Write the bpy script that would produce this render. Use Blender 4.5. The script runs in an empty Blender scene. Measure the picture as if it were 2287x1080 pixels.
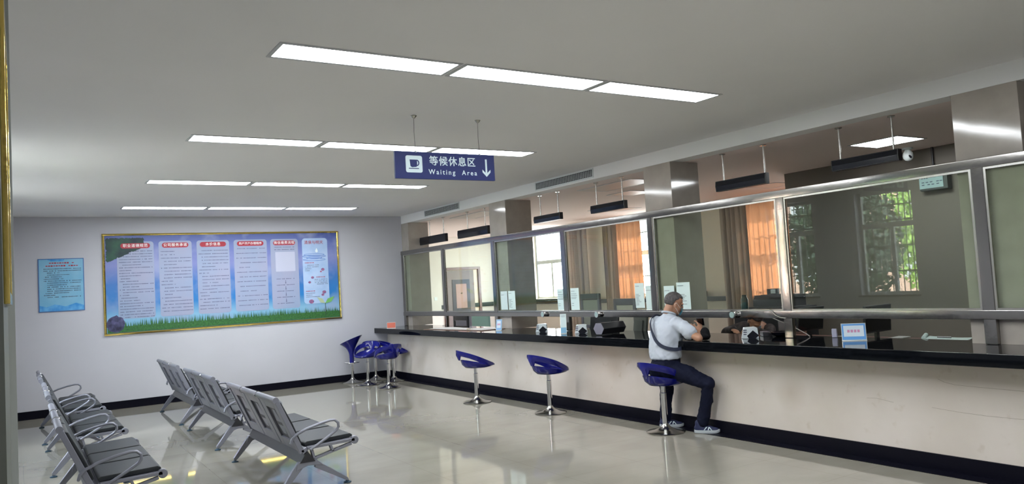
import bpy, bmesh, math, random
from mathutils import Vector, Matrix, noise
random.seed(7)
sc = bpy.context.scene
COL = sc.collection
PI = math.pi

# ---------------------------------------------------------------- camera
cam_d = bpy.data.cameras.new('camera')
cam = bpy.data.objects.new('camera', cam_d)
COL.objects.link(cam)
FPX, YAW, PITCH, ROLL = 1734.35, math.radians(32.5017), math.radians(3.1347), math.radians(-3.3257)
_f = Vector((math.sin(YAW) * math.cos(PITCH), math.cos(YAW) * math.cos(PITCH), math.sin(PITCH)))
_r = Vector((math.cos(YAW), -math.sin(YAW), 0))
_u = _r.cross(_f)
_r2 = math.cos(ROLL) * _r + math.sin(ROLL) * _u
_u2 = -math.sin(ROLL) * _r + math.cos(ROLL) * _u
M = Matrix((_r2, _u2, -_f)).transposed().to_4x4()
M.translation = Vector((0, 0, 1.7))
cam.matrix_world = M
cam_d.sensor_width = 36
cam_d.lens = FPX / 2287 * 36
cam_d.clip_start = 0.02
sc.camera = cam

# ---------------------------------------------------------------- light and exposure
sc.view_settings.view_transform = 'Standard'
sc.view_settings.look = 'None'
sc.view_settings.gamma = 1
sc.view_settings.use_curve_mapping = False
sc.view_settings.exposure = 0.54
sc.cycles.max_bounces = 10
sc.cycles.diffuse_bounces = 5
sc.cycles.glossy_bounces = 5
sc.cycles.transmission_bounces = 6
sc.cycles.transparent_max_bounces = 16
sc.cycles.sample_clamp_indirect = 6
sc.cycles.caustics_reflective = False
sc.cycles.caustics_refractive = False
world = bpy.data.worlds.new('sky')
sc.world = world
world.use_nodes = True
_bg = world.node_tree.nodes['Background']
_bg.inputs[0].default_value = (0.83, 0.90, 1.0, 1)
_bg.inputs[1].default_value = 30.0
sun_d = bpy.data.lights.new('sun', 'SUN')
sun_d.energy = 34
sun_d.angle = 0.01
sun_d.color = (1, .90, .76)
sun = bpy.data.objects.new('sun', sun_d)
COL.objects.link(sun)
sun.location = (30, 20, 30)
sun.rotation_euler = Vector((-0.80, -0.30, -0.80)).to_track_quat('-Z', 'Y').to_euler()
PANEL_EMIT = 22

def portal(x, y0, y1, z0, z1, sign):
    d = bpy.data.lights.new('window_portal', 'AREA')
    d.shape = 'RECTANGLE'
    d.size, d.size_y = y1 - y0, z1 - z0
    d.cycles.is_portal = True
    o = bpy.data.objects.new('window_portal', d)
    COL.objects.link(o)
    o.matrix_world = Matrix(((0, 0, -sign, x), (1, 0, 0, (y0 + y1) / 2), (0, -sign, 0, (z0 + z1) / 2), (0, 0, 0, 1)))

# ---------------------------------------------------------------- materials
MATS = {}
def mat(name, col, rough=.6, metal=0., spec=.5, var=0., vscale=3., col2=None, bump=0., bscale=40., coat=0., emit=None, estr=0., trans=None):
    if name in MATS: return MATS[name]
    m = bpy.data.materials.new(name); m.use_nodes = True
    nt = m.node_tree; N = nt.nodes; L = nt.links
    b = N['Principled BSDF']
    b.inputs['Base Color'].default_value = (*col, 1)
    b.inputs['Roughness'].default_value = rough
    b.inputs['Metallic'].default_value = metal
    b.inputs['Specular IOR Level'].default_value = spec
    b.inputs['Coat Weight'].default_value = coat
    b.inputs['Coat Roughness'].default_value = .04
    tc = N.new('ShaderNodeTexCoord')
    if var or col2:
        nz = N.new('ShaderNodeTexNoise'); nz.inputs['Scale'].default_value = vscale; nz.inputs['Detail'].default_value = 5
        L.new(tc.outputs['Object'], nz.inputs['Vector'])
        mx = N.new('ShaderNodeMix'); mx.data_type = 'RGBA'
        c2 = col2 or tuple(c * (1 - var) for c in col)
        mx.inputs[6].default_value = (*col, 1); mx.inputs[7].default_value = (*c2, 1)
        mr = N.new('ShaderNodeMapRange'); mr.inputs[1].default_value = .35; mr.inputs[2].default_value = .7
        L.new(nz.outputs[0], mr.inputs[0]); L.new(mr.outputs[0], mx.inputs[0]); L.new(mx.outputs[2], b.inputs['Base Color'])
    if bump:
        nb = N.new('ShaderNodeTexNoise'); nb.inputs['Scale'].default_value = bscale; nb.inputs['Detail'].default_value = 3
        L.new(tc.outputs['Object'], nb.inputs['Vector'])
        bp = N.new('ShaderNodeBump'); bp.inputs['Strength'].default_value = bump; bp.inputs['Distance'].default_value = .01
        L.new(nb.outputs[0], bp.inputs['Height']); L.new(bp.outputs[0], b.inputs['Normal'])
    if emit:
        b.inputs['Emission Color'].default_value = (*emit, 1); b.inputs['Emission Strength'].default_value = estr
    MATS[name] = m
    return m

def thin_glass(name, tint, refl):
    m = bpy.data.materials.new(name); m.use_nodes = True
    nt = m.node_tree; N = nt.nodes; L = nt.links
    N.remove(N['Principled BSDF'])
    t = N.new('ShaderNodeBsdfTransparent'); t.inputs[0].default_value = (*tint, 1)
    g = N.new('ShaderNodeBsdfGlossy'); g.inputs['Roughness'].default_value = 0.0
    lw = N.new('ShaderNodeLayerWeight'); lw.inputs[0].default_value = .5
    pw = N.new('ShaderNodeMath'); pw.operation = 'POWER'; pw.inputs[1].default_value = 5
    ma = N.new('ShaderNodeMath'); ma.operation = 'MULTIPLY_ADD'; ma.inputs[1].default_value = .95; ma.inputs[2].default_value = .04 * refl; ma.use_clamp = True
    mx = N.new('ShaderNodeMixShader')
    L.new(lw.outputs['Facing'], pw.inputs[0]); L.new(pw.outputs[0], ma.inputs[0]); L.new(ma.outputs[0], mx.inputs[0])
    L.new(t.outputs[0], mx.inputs[1]); L.new(g.outputs[0], mx.inputs[2])
    L.new(mx.outputs[0], N['Material Output'].inputs[0])
    return m

def cloth(name, col, trans, k):
    m = bpy.data.materials.new(name); m.use_nodes = True
    nt = m.node_tree; N = nt.nodes; L = nt.links
    b = N['Principled BSDF']; b.inputs['Base Color'].default_value = (*col, 1); b.inputs['Roughness'].default_value = .9
    t = N.new('ShaderNodeBsdfTranslucent'); t.inputs[0].default_value = (*trans, 1)
    mx = N.new('ShaderNodeMixShader'); mx.inputs[0].default_value = k
    L.new(b.outputs[0], mx.inputs[1]); L.new(t.outputs[0], mx.inputs[2]); L.new(mx.outputs[0], N['Material Output'].inputs[0])
    return m

def floor_material():
    m = mat('floor_tile', (.36, .34, .29), .045, spec=.65)
    nt = m.node_tree; N = nt.nodes; L = nt.links; b = N['Principled BSDF']
    tc = N.new('ShaderNodeTexCoord')
    br = N.new('ShaderNodeTexBrick'); br.offset = 0; br.inputs['Scale'].default_value = 1.0
    br.inputs['Mortar Size'].default_value = .0022; br.inputs['Brick Width'].default_value = .8; br.inputs['Row Height'].default_value = .8
    br.inputs['Color1'].default_value = (1, 1, 1, 1); br.inputs['Color2'].default_value = (1, 1, 1, 1); br.inputs['Mortar'].default_value = (.78, .76, .72, 1)
    L.new(tc.outputs['Object'], br.inputs['Vector'])
    nz = N.new('ShaderNodeTexNoise'); nz.inputs['Scale'].default_value = 1.6; nz.inputs['Detail'].default_value = 6
    mp = N.new('ShaderNodeMapping'); mp.inputs['Scale'].default_value = (1, 1.7, 1)
    L.new(tc.outputs['Object'], mp.inputs[0]); L.new(mp.outputs[0], nz.inputs['Vector'])
    cr = N.new('ShaderNodeValToRGB')
    cr.color_ramp.elements[0].position = .3; cr.color_ramp.elements[0].color = (.255, .24, .20, 1)
    cr.color_ramp.elements[1].position = .7; cr.color_ramp.elements[1].color = (.30, .285, .24, 1)
    L.new(nz.outputs[0], cr.inputs[0])
    mx = N.new('ShaderNodeMix'); mx.data_type = 'RGBA'; mx.blend_type = 'MULTIPLY'; mx.inputs[0].default_value = 1
    L.new(cr.outputs[0], mx.inputs[6]); L.new(br.outputs[0], mx.inputs[7]); L.new(mx.outputs[2], b.inputs['Base Color'])
    n2 = N.new('ShaderNodeTexNoise'); n2.inputs['Scale'].default_value = .9
    L.new(tc.outputs['Object'], n2.inputs['Vector'])
    bp = N.new('ShaderNodeBump'); bp.inputs['Strength'].default_value = .05; bp.inputs['Distance'].default_value = .01
    L.new(n2.outputs[0], bp.inputs['Height']); L.new(bp.outputs[0], b.inputs['Normal'])
    return m

def counter_wall_material():
    m = mat('counter_plaster', (.66, .60, .55), .45, spec=.4)
    nt = m.node_tree; N = nt.nodes; L = nt.links; b = N['Principled BSDF']
    tc = N.new('ShaderNodeTexCoord')
    def nz(scale, lo, hi, c0, c1):
        n = N.new('ShaderNodeTexNoise'); n.inputs['Scale'].default_value = scale; n.inputs['Detail'].default_value = 6
        L.new(tc.outputs['Object'], n.inputs['Vector'])
        r = N.new('ShaderNodeValToRGB'); r.color_ramp.elements[0].position = lo; r.color_ramp.elements[1].position = hi
        r.color_ramp.elements[0].color = (*c0, 1); r.color_ramp.elements[1].color = (*c1, 1)
        L.new(n.outputs[0], r.inputs[0]); return r
    a = nz(1.5, .35, .7, (.69, .63, .58), (.61, .55, .49))
    c = nz(7, .62, .75, (1, 1, 1), (.86, .83, .78))
    mx = N.new('ShaderNodeMix'); mx.data_type = 'RGBA'; mx.blend_type = 'MULTIPLY'; mx.inputs[0].default_value = 1
    L.new(a.outputs[0], mx.inputs[6]); L.new(c.outputs[0], mx.inputs[7])
    # worn brown scuffs at knee height where the stools stand
    out = mx
    for (y, z, s) in ((9.35, .62, .26), (7.6, .60, .22), (13.6, .66, .30), (5.0, .5, .2)):
        g = N.new('ShaderNodeVectorMath'); g.operation = 'DISTANCE'; g.inputs[1].default_value = (6.28, y, z)
        L.new(tc.outputs['Object'], g.inputs[0])
        r = N.new('ShaderNodeMapRange'); r.inputs[1].default_value = s; r.inputs[2].default_value = 0.0; r.inputs[3].default_value = 0; r.inputs[4].default_value = .38
        L.new(g.outputs['Value'], r.inputs[0])
        q = N.new('ShaderNodeMix'); q.data_type = 'RGBA'; q.inputs[7].default_value = (.33, .25, .17, 1)
        L.new(r.outputs[0], q.inputs[0]); L.new(out.outputs[2], q.inputs[6]); out = q
    L.new(out.outputs[2], b.inputs['Base Color'])
    return m

def sky_print_material():
    """printed backdrop of the big notice board: lilac sky deepening to blue, paler clouds"""
    m = mat('notice_print', (.3, .45, .8), .35)
    nt = m.node_tree; N = nt.nodes; L = nt.links; b = N['Principled BSDF']
    tc = N.new('ShaderNodeTexCoord'); sp = N.new('ShaderNodeSeparateXYZ'); L.new(tc.outputs['Object'], sp.inputs[0])
    mr = N.new('ShaderNodeMapRange'); mr.inputs[1].default_value = -.86; mr.inputs[2].default_value = .86
    L.new(sp.outputs[2], mr.inputs[0])
    r = N.new('ShaderNodeValToRGB'); e = r.color_ramp.elements
    e[0].position = 0; e[0].color = (.15, .40, .62, 1); e[1].position = 1; e[1].color = (.035, .065, .27, 1)
    for p, c in ((.16, (.22, .44, .62)), (.3, (.02, .19, .50)), (.5, (.05, .17, .46)), (.68, (.20, .23, .50)), (.86, (.14, .18, .45))):
        k = e.new(p); k.color = (*c, 1)
    L.new(mr.outputs[0], r.inputs[0])
    nz = N.new('ShaderNodeTexNoise'); nz.inputs['Scale'].default_value = 2.2; nz.inputs['Detail'].default_value = 3
    L.new(tc.outputs['Object'], nz.inputs['Vector'])
    m2 = N.new('ShaderNodeMapRange'); m2.inputs[1].default_value = .48; m2.inputs[2].default_value = .7; m2.inputs[4].default_value = .6
    L.new(nz.outputs[0], m2.inputs[0])
    mx = N.new('ShaderNodeMix'); mx.data_type = 'RGBA'; mx.inputs[7].default_value = (.34, .38, .56, 1)
    L.new(m2.outputs[0], mx.inputs[0]); L.new(r.outputs[0], mx.inputs[6]); L.new(mx.outputs[2], b.inputs['Base Color'])
    return m

WALL = mat('wall_paint', (.52, .518, .56), .7, var=.05, vscale=1.2, bump=.03, bscale=60)
CEIL = mat('ceiling_paint', (.88, .87, .87), .85, var=.05, vscale=.5)
SOFFIT = mat('soffit_paint', (.78, .78, .775), .8)
CREAM = mat('office_wall_paint', (.66, .60, .54), .8, var=.05, vscale=1)
REARC = mat('office_ceiling_paint', (.80, .69, .66), .8)
CREAMSH = mat('shaded_cream_paint', (.165, .145, .122), .7, var=.05, vscale=1)  # cream wall out of the light; its shade is in this darker colour
STONE = mat('column_stone', (.40, .36, .32), .08, spec=.6, var=.12, vscale=6)
BLACKST = mat('black_granite', (.004, .005, .007), .05, spec=.22, var=.4, vscale=30)
SILL = mat('dark_sill_stone', (.035, .04, .04), .15)
BASEB = mat('black_skirting', (.004, .004, .009), .35, spec=.12)
FLOOR = floor_material()
CWALL = counter_wall_material()
STEEL = mat('stainless_steel', (.30, .29, .275), .13, metal=1, bump=.10, bscale=7)
STEELD = mat('brushed_steel', (.48, .47, .44), .26, metal=1)
CHROME = mat('chrome', (.72, .72, .73), .08, metal=1)
CHROMEB = mat('worn_chrome', (.45, .44, .42), .2, metal=1, bump=.1, bscale=12)
SILVER = mat('silver_powder_coat', (.225, .23, .272), .38, metal=.45, spec=.5)
SILVERD = mat('dark_silver_shell', (.045, .045, .06), .45, metal=.4)
SILVERL = mat('pale_silver_mesh', (.26, .265, .32), .5, metal=.3)
PADB = mat('black_vinyl', (.018, .021, .024), .48, spec=.35, bump=.06, bscale=80)
RUBBER = mat('blue_grey_rubber', (.02, .05, .08), .6)
BLUE = mat('glossy_blue_plastic', (.005, .007, .165), .16, spec=.5)
GREYPL = mat('grey_plastic', (.15, .14, .175), .5)
DARKPL = mat('dark_plastic', (.018, .018, .022), .35)
SCREEN = mat('black_screen', (.006, .007, .012), .08)
WHITEPL = mat('white_plastic', (.62, .66, .66), .35)
GOLD = mat('polished_gold', (.70, .52, .14), .12, metal=1, bump=.3, bscale=9)
GREENPIL = mat('grey_green_pillar_paint', (.10, .108, .09), .5)
BEAD = mat('pale_corner_bead', (.42, .44, .42), .5)
PVC = mat('window_white_frame', (.60, .62, .62), .4)
PAPER = mat('paper', (.66, .80, .78), .8, var=.03)
PAPERW = mat('white_paper', (.75, .72, .70), .8)
INK = mat('printed_ink', (.05, .06, .10), .8)
INKP = mat('board_ink', (.10, .11, .19), .6)
INKG = mat('faint_ink', (.30, .36, .38), .8)
RED = mat('header_red', (.38, .02, .04), .5)
WHITE = mat('lettering_white', (.85, .87, .86), .5)
SIGNB = mat('sign_blue', (.009, .018, .115), .45, spec=.25)
SIGNW = mat('sign_letter_pale', (.62, .74, .78), .5)
WOOD = mat('dark_red_wood', (.17, .075, .06), .35, var=.3, vscale=8)
DOORM = mat('bronze_door', (.20, .15, .14), .5, var=.15, vscale=4)
DOORI = mat('bronze_door_panel', (.36, .21, .18), .5)
LIGHTON = mat('lit_panel', (1, 1, 1), .5, emit=(.93, .97, 1), estr=PANEL_EMIT)
LIGHTOFF = mat('unlit_panel', (.60, .52, .48), .4)
PANELFR = mat('panel_frame', (.55, .56, .58), .5)
GLASS = thin_glass('partition_glass', (.915, .958, .90), 1.15)
WGLASS = thin_glass('window_glass', (.97, .985, .98), 1.0)
CURT_D = cloth('taupe_curtain', (.38, .315, .28), (.06, .035, .025), .15)
CURT_O = cloth('orange_sheer_curtain', (.50, .30, .21), (.115, .046, .023), .5)
SKIN = mat('skin', (.42, .22, .14), .5)
HAIR = mat('grey_black_hair', (.045, .04, .042), .6, col2=(.105, .095, .095), vscale=45, bump=.35, bscale=160)
SHIRT = mat('white_polo_cotton', (.47, .51, .58), .8, bump=.25, bscale=14)
TROUS = mat('navy_trouser_cotton', (.007, .009, .024), .8, spec=.15, bump=.2, bscale=16)
NAVY = mat('navy_webbing', (.012, .018, .045), .6)
MASKB = mat('blue_mask_fabric', (.10, .38, .52), .8)
SHOE = mat('navy_shoe_mesh', (.015, .022, .075), .6)
SOLE = mat('pale_rubber_sole', (.42, .46, .50), .5)
TEAL = mat('teal_screen_fabric', (.16, .30, .27), .6)
GRASS = mat('printed_grass', (.014, .08, .022), .5, col2=(.045, .18, .035), vscale=40)
LEAF = mat('leaf', (.20, .36, .07), .6, col2=(.34, .48, .11), vscale=2)
LEAFSH = mat('shaded_leaf', (.012, .030, .016), .6, col2=(.03, .06, .025), vscale=3)  # leaf colour darkened to stand for a tree in shadow
BARK = mat('bark', (.10, .08, .06), .9)
ASPH = mat('outdoor_paving', (.30, .29, .27), .9, var=.2)
BRICKP = mat('pink_facade', (.60, .42, .34), .8)
TERM = mat('terminal_white', (.62, .68, .70), .3)

# ---------------------------------------------------------------- mesh helpers
class MB:
    def __init__(s): s.v = []; s.f = []
    def add(s, vs, fs):
        n = len(s.v); s.v += [tuple(v) for v in vs]; s.f += [tuple(i + n for i in f) for f in fs]; return s
    def box(s, x0, x1, y0, y1, z0, z1, mtx=None):
        vs = [Vector((x, y, z)) for x in (x0, x1) for y in (y0, y1) for z in (z0, z1)]
        if mtx: vs = [mtx @ v for v in vs]
        return s.add(vs, [(0, 1, 3, 2), (4, 6, 7, 5), (0, 4, 5, 1), (2, 3, 7, 6), (0, 2, 6, 4), (1, 5, 7, 3)])
    def prism(s, poly, axis, a, b, mtx=None):
        """poly: list of 2D points; axis 'y' -> (x,z), 'x' -> (y,z), 'z' -> (x,y)"""
        def P(p, t):
            v = {'y': (p[0], t, p[1]), 'x': (t, p[0], p[1]), 'z': (p[0], p[1], t)}[axis]
            v = Vector(v); return mtx @ v if mtx else v
        n = len(poly); vs = [P(p, a) for p in poly] + [P(p, b) for p in poly]
        fs = [tuple(range(n)), tuple(range(2 * n - 1, n - 1, -1))] + [(i, (i + 1) % n, n + (i + 1) % n, n + i) for i in range(n)]
        return s.add(vs, fs)
    def tube(s, pts, r, n=10, cap=True, closed=False):
        pts = [Vector(p) for p in pts]; rs = r if isinstance(r, (list, tuple)) else [r] * len(pts)
        m = len(pts); vs = []; up = None
        for i, p in enumerate(pts):
            a = pts[i - 1] if i > 0 else (pts[-1] if closed else p)
            b = pts[i + 1] if i < m - 1 else (pts[0] if closed else p)
            t = (b - a).normalized()
            if up is None:
                up = t.orthogonal().normalized()
            up = (up - t * up.dot(t)); up = up.normalized() if up.length > 1e-6 else t.orthogonal().normalized()
            w = t.cross(up)
            for k in range(n):
                ang = 2 * PI * k / n
                vs.append(p + (up * math.cos(ang) + w * math.sin(ang)) * rs[i])
        fs = []
        for i in range(m if closed else m - 1):
            j = (i + 1) % m
            for k in range(n):
                fs.append((i * n + k, i * n + (k + 1) % n, j * n + (k + 1) % n, j * n + k))
        if cap and not closed:
            fs.append(tuple(range(n - 1, -1, -1))); fs.append(tuple((m - 1) * n + k for k in range(n)))
        return s.add(vs, fs)
    def lathe(s, prof, c=(0, 0, 0), n=32):
        c = Vector(c); vs = []; fs = []
        for r, z in prof:
            for k in range(n):
                a = 2 * PI * k / n; vs.append(c + Vector((r * math.cos(a), r * math.sin(a), z)))
        for i in range(len(prof) - 1):
            for k in range(n):
                fs.append((i * n + k, i * n + (k + 1) % n, (i + 1) * n + (k + 1) % n, (i + 1) * n + k))
        fs.append(tuple(range(n - 1, -1, -1))); fs.append(tuple((len(prof) - 1) * n + k for k in range(n)))
        return s.add(vs, fs)
    def loft(s, rings, cap=True):
        """rings: list of lists of points with equal count"""
        n = len(rings[0]); vs = [p for r in rings for p in r]; fs = []
        for i in range(len(rings) - 1):
            for k in range(n):
                fs.append((i * n + k, i * n + (k + 1) % n, (i + 1) * n + (k + 1) % n, (i + 1) * n + k))
        if cap:
            fs.append(tuple(range(n - 1, -1, -1))); fs.append(tuple((len(rings) - 1) * n + k for k in range(n)))
        return s.add(vs, fs)
    def grid(s, fn, nu, nv):
        vs = [fn(i / nu, j / nv) for j in range(nv + 1) for i in range(nu + 1)]
        fs = [(j * (nu + 1) + i, j * (nu + 1) + i + 1, (j + 1) * (nu + 1) + i + 1, (j + 1) * (nu + 1) + i) for j in range(nv) for i in range(nu)]
        return s.add(vs, fs)
    def build(s, name, material, parent=None, smooth=False, bevel=0, seg=2, loc=None, fixn=True):
        me = bpy.data.meshes.new(name); me.from_pydata(s.v, [], s.f)
        if fixn or bevel:
            bm = bmesh.new(); bm.from_mesh(me)
            if fixn: bmesh.ops.recalc_face_normals(bm, faces=bm.faces)
            if bevel:
                bmesh.ops.bevel(bm, geom=[e for e in bm.edges if len(e.link_faces) == 2 and e.calc_face_angle(0) > .6], offset=bevel, segments=seg, affect='EDGES', profile=.5)
            bm.to_mesh(me); bm.free()
        if smooth or bevel:
            for p in me.polygons: p.use_smooth = True
            me.set_sharp_from_angle(angle=math.radians(42))
        me.materials.append(material)
        o = bpy.data.objects.new(name, me); COL.objects.link(o)
        if bevel: o.modifiers.new('normals', 'WEIGHTED_NORMAL').keep_sharp = True
        if parent: o.parent = parent
        if loc: o.location = loc
        return o

def box(name, m, b, parent=None, bevel=0, **k):
    """mesh box with its origin at the middle of its base"""
    x0, x1, y0, y1, z0, z1 = b
    cx, cy = (x0 + x1) / 2, (y0 + y1) / 2
    if parent is None:
        return MB().box(x0 - cx, x1 - cx, y0 - cy, y1 - cy, 0, z1 - z0).build(name, m, None, bevel=bevel, loc=(cx, cy, z0), **k)
    return MB().box(*b).build(name, m, parent, bevel=bevel, **k)

def tag(o, label=None, cat=None, group=None, kind=None):
    if label: o['label'] = label
    if cat: o['category'] = cat
    if group: o['group'] = group
    if kind: o['kind'] = kind
    return o
def struct(o, label=None):
    o['kind'] = 'structure'
    if label: o['label'] = label
    return o
def empty(name, loc=(0, 0, 0), rz=0, label=None, cat=None, group=None):
    o = bpy.data.objects.new(name, None); o.empty_display_size = .1; COL.objects.link(o)
    o.location = loc; o.rotation_euler = (0, 0, rz)
    return tag(o, label, cat, group)
def copy_tree(o, loc=None, rz=None, label=None, parent=None):
    c = o.copy(); COL.objects.link(c)
    if parent: c.parent = parent
    if loc is not None: c.location = loc
    if rz is not None: c.rotation_euler = (0, 0, rz)
    if label: c['label'] = label
    for ch in KIDS.get(o.name, []): copy_tree(ch, parent=c)
    return c
KIDS = {}
def index_kids():
    KIDS.clear()
    for o in COL.objects:
        if o.parent: KIDS.setdefault(o.parent.name, []).append(o)

def text_mesh(name, body, size, material, parent, mtx, bold=0., depth=.002, align='CENTER', spacing=1.):
    cu = bpy.data.curves.new(name, 'FONT'); cu.body = body; cu.size = size; cu.extrude = depth / 2; cu.offset = bold
    cu.align_x = align; cu.align_y = 'CENTER'; cu.space_character = spacing; cu.resolution_u = 3
    t = bpy.data.objects.new('tmp', cu); COL.objects.link(t); bpy.context.view_layer.update()
    dg = bpy.context.evaluated_depsgraph_get()
    me = bpy.data.meshes.new_from_object(t.evaluated_get(dg)); bpy.data.objects.remove(t)
    me.transform(mtx); me.name = name; me.materials.clear(); me.materials.append(material)
    o = bpy.data.objects.new(name, me); COL.objects.link(o)
    if parent: o.parent = parent
    return o
# facing -y (readable from the camera side): text x->+x, text y->+z, text z -> -y
def face_my(x, y, z): return Matrix(((1, 0, 0, x), (0, 0, -1, y), (0, 1, 0, z), (0, 0, 0, 1)))
# facing -x: text x -> -y
def face_mx(x, y, z): return Matrix(((0, 0, -1, x), (-1, 0, 0, y), (0, 1, 0, z), (0, 0, 0, 1)))
def rrect(cx, cz, w, h, r, n=5):
    pts = []
    for (sx, sz, a0) in ((1, 1, 0), (-1, 1, PI / 2), (-1, -1, PI), (1, -1, 1.5 * PI)):
        for k in range(n + 1):
            a = a0 + k * PI / 2 / n
            pts.append((cx + sx * (w / 2 - r) + r * math.cos(a), cz + sz * (h / 2 - r) + r * math.sin(a)))
    return pts

# ---------------------------------------------------------------- the room
Y_NEAR, Y_FAR, X_L, X_C, X_P, ZC, ZR = -3.0, 14.75, -0.9, 6.28, 6.70, 3.245, 3.08
X_R, Y_END, X_BOX, Y_BOX = 11.8, 18.6, 9.48, 7.37
struct(MB().box(X_L - .3, X_R + .3, Y_NEAR - .3, Y_END + .3, -.12, 0).build('floor', FLOOR), 'glossy beige tiled floor with faint joints')
struct(MB().box(X_L - .3, X_P, Y_NEAR - .3, Y_FAR, ZC, ZC + .12).build('ceiling', CEIL), 'flat grey painted ceiling of the hall')
struct(MB().box(X_P + .22, X_R + .3, Y_NEAR - .3, Y_END + .3, ZR, ZR + .3).build('ceiling_office', REARC), 'lower pinkish ceiling of the office behind the glass')
struct(MB().box(X_P, X_P + .22, Y_NEAR - .3, Y_FAR, ZR, ZR + .3).build('trim_1', SOFFIT, bevel=.004), 'pale beam above the glass partition')
struct(MB().box(X_L - .3, X_P + .45, Y_FAR, Y_FAR + .2, 0, ZC + .1).build('wall_far', WALL), 'white far wall with the notice board')
struct(MB().box(X_L - .3, X_R + .3, Y_NEAR - .3, Y_NEAR, 0, ZC + .1).build('wall_near', WALL))
# left window wall with openings
LW = [(8.27, 9.45), (10.45, 11.65)]
LZ0, LZ1 = 1.08, 3.12
def holed_wall(x0, x1, ya, yb, zt, wins, z0, z1):
    w = MB(); w.box(x0, x1, ya, yb, 0, z0); w.box(x0, x1, ya, yb, z1, zt)
    y = ya
    for a, b in sorted(wins):
        w.box(x0, x1, y, a, z0, z1); y = b
    w.box(x0, x1, y, yb, z0, z1); return w
struct(holed_wall(X_L - .25, X_L, Y_NEAR, Y_FAR, ZC + .1, LW, LZ0, LZ1).build('wall_left', WALL))
RW = [(8.3, 10.35), (12.0, 14.15), (15.3, 17.55)]
RZ0, RZ1 = 1.27, 3.04
struct(holed_wall(X_R, X_R + .25, Y_BOX, Y_END, ZR + .2, RW, RZ0, RZ1).build('wall_right', CREAM), 'cream office wall with tall bright windows')
struct(MB().box(X_P + .45, X_R + .25, Y_END, Y_END + .2, 0, ZR + .2).build('wall_end', CREAM), 'cream end wall of the office')
struct(MB().box(X_BOX, X_R + .25, Y_NEAR, Y_BOX, 0, ZR + .01).build('wall_inner', CREAMSH), 'cream wall of the room behind the office')
struct(MB().box(X_P + .25, X_P + .45, Y_FAR + .2, Y_END, 0, ZR + .01).build('wall_inner_left', CREAM))
struct(MB().box(7.15, 9.36, Y_END - .28, Y_END, 0, ZR + .01).build('trim_2', CREAM), 'wall pier beside the brown office door')

def window(n, x, y0, y1, z0, z1, inward, zt, mull, bars):
    """inward: +1 room lies at +x"""
    xo = x - inward * .16
    w = MB(); t = .06; d = .03
    w.box(xo - d, xo + d, y0, y0 + t, z0, z1); w.box(xo - d, xo + d, y1 - t, y1, z0, z1)
    w.box(xo - d, xo + d, y0 + t, y1 - t, z0, z0 + t); w.box(xo - d, xo + d, y0 + t, y1 - t, z1 - t, z1)
    w.box(xo - d, xo + d, y0 + t, y1 - t, zt - .05, zt + .05)
    for m_ in mull: w.box(xo - d, xo + d, m_ - .035, m_ + .035, z0 + t, zt - .05)
    o = struct(w.build('window_%d' % n, PVC))
    MB().box(xo - .004, xo + .004, y0 + t, y1 - t, z0 + t, z1 - t).build('window_pane', WGLASS, o)
    MB().box(min(x - inward * .25, x + inward * .05), max(x - inward * .25, x + inward * .05), y0 - .04, y1 + .04, z0 - .035, z0 - .002).build('window_sill', SILL, o)
    if bars:
        g = MB(); xb = x - inward * .24; yy = y0 + .06
        while yy < y1:
            g.tube([(xb, yy, z0), (xb, yy, z1)], .010, 6); yy += .115
        for zz in (z0 + .45, z0 + .95, z0 + 1.45, z0 + 1.75):
            g.box(xb - .004, xb + .004, y0, y1, zz - .012, zz + .012)
        g.build('security_bars', mat('dark_bars', (.03, .03, .03), .5), o)
    portal(x - inward * .28, y0, y1, z0, z1, inward)
for i, (a, b) in enumerate(LW): window(i + 1, X_L, a, b, LZ0, LZ1, 1, 2.44, ((a + b) / 2 - .08,), True)
for i, (a, b) in enumerate(RW): window(i + 3, X_R, a, b, RZ0, RZ1, -1, 2.25, (a + (b - a) * .38, a + (b - a) * .68), i < 2)

# skirting, dado and counter
struct(MB().box(X_L, X_C, Y_FAR - .015, Y_FAR, 0, .13).build('baseboard_far', BASEB))
struct(MB().box(X_C - .015, X_C, Y_NEAR, Y_FAR - .015, 0, .13).build('baseboard_counter', BASEB))
struct(MB().box(X_C - .16, X_C - .015, Y_NEAR, Y_FAR - .015, 0, .003).build('trim_3', BASEB), 'black stone border in the floor along the counter')
struct(MB().box(X_L, X_L + .015, Y_NEAR, Y_FAR - .015, 0, .13).build('baseboard_left', BASEB))
struct(MB().box(9.36, X_R, Y_END - .03, Y_END, 1.15, 1.26).build('trim_4', SILL), 'dark ledge running along the office end wall')
struct(MB().box(X_R - .16, X_R, Y_BOX, Y_END - .03, 1.145, 1.232).build('trim_5', SILL), 'dark ledge under the office windows')
struct(MB().box(X_C, X_C + .14, Y_NEAR, Y_FAR, 0, .8895).build('wall_counter', CWALL), 'scuffed cream front wall of the service counter')
crk = MB()
def crack(pts):
    for (a, b) in zip(pts[:-1], pts[1:]): crk.tube([(X_C - .0005, a[0], a[1]), (X_C - .0005, b[0], b[1])], .0011, 4)
crack([(3.55, .735), (3.50, .715), (3.42, .700), (3.25, .695), (3.1, .693), (2.9, .690), (2.7, .688)])
crack([(3.62, .50), (3.4, .485), (3.2, .478), (3.0, .480), (2.8, .483)])
crack([(4.2, .525), (4.1, .53), (3.95, .51)])
crk.build('hairline_crack', mat('crack_dark', (.25, .2, .15), .9), bpy.data.objects['wall_counter'])
ct = box('countertop', BLACKST, (6.0, 6.95, Y_NEAR, Y_FAR - .001, .89, .99), bevel=.006)
tag(ct, 'long polished black stone top running the length of the service counter', 'countertop')

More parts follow.
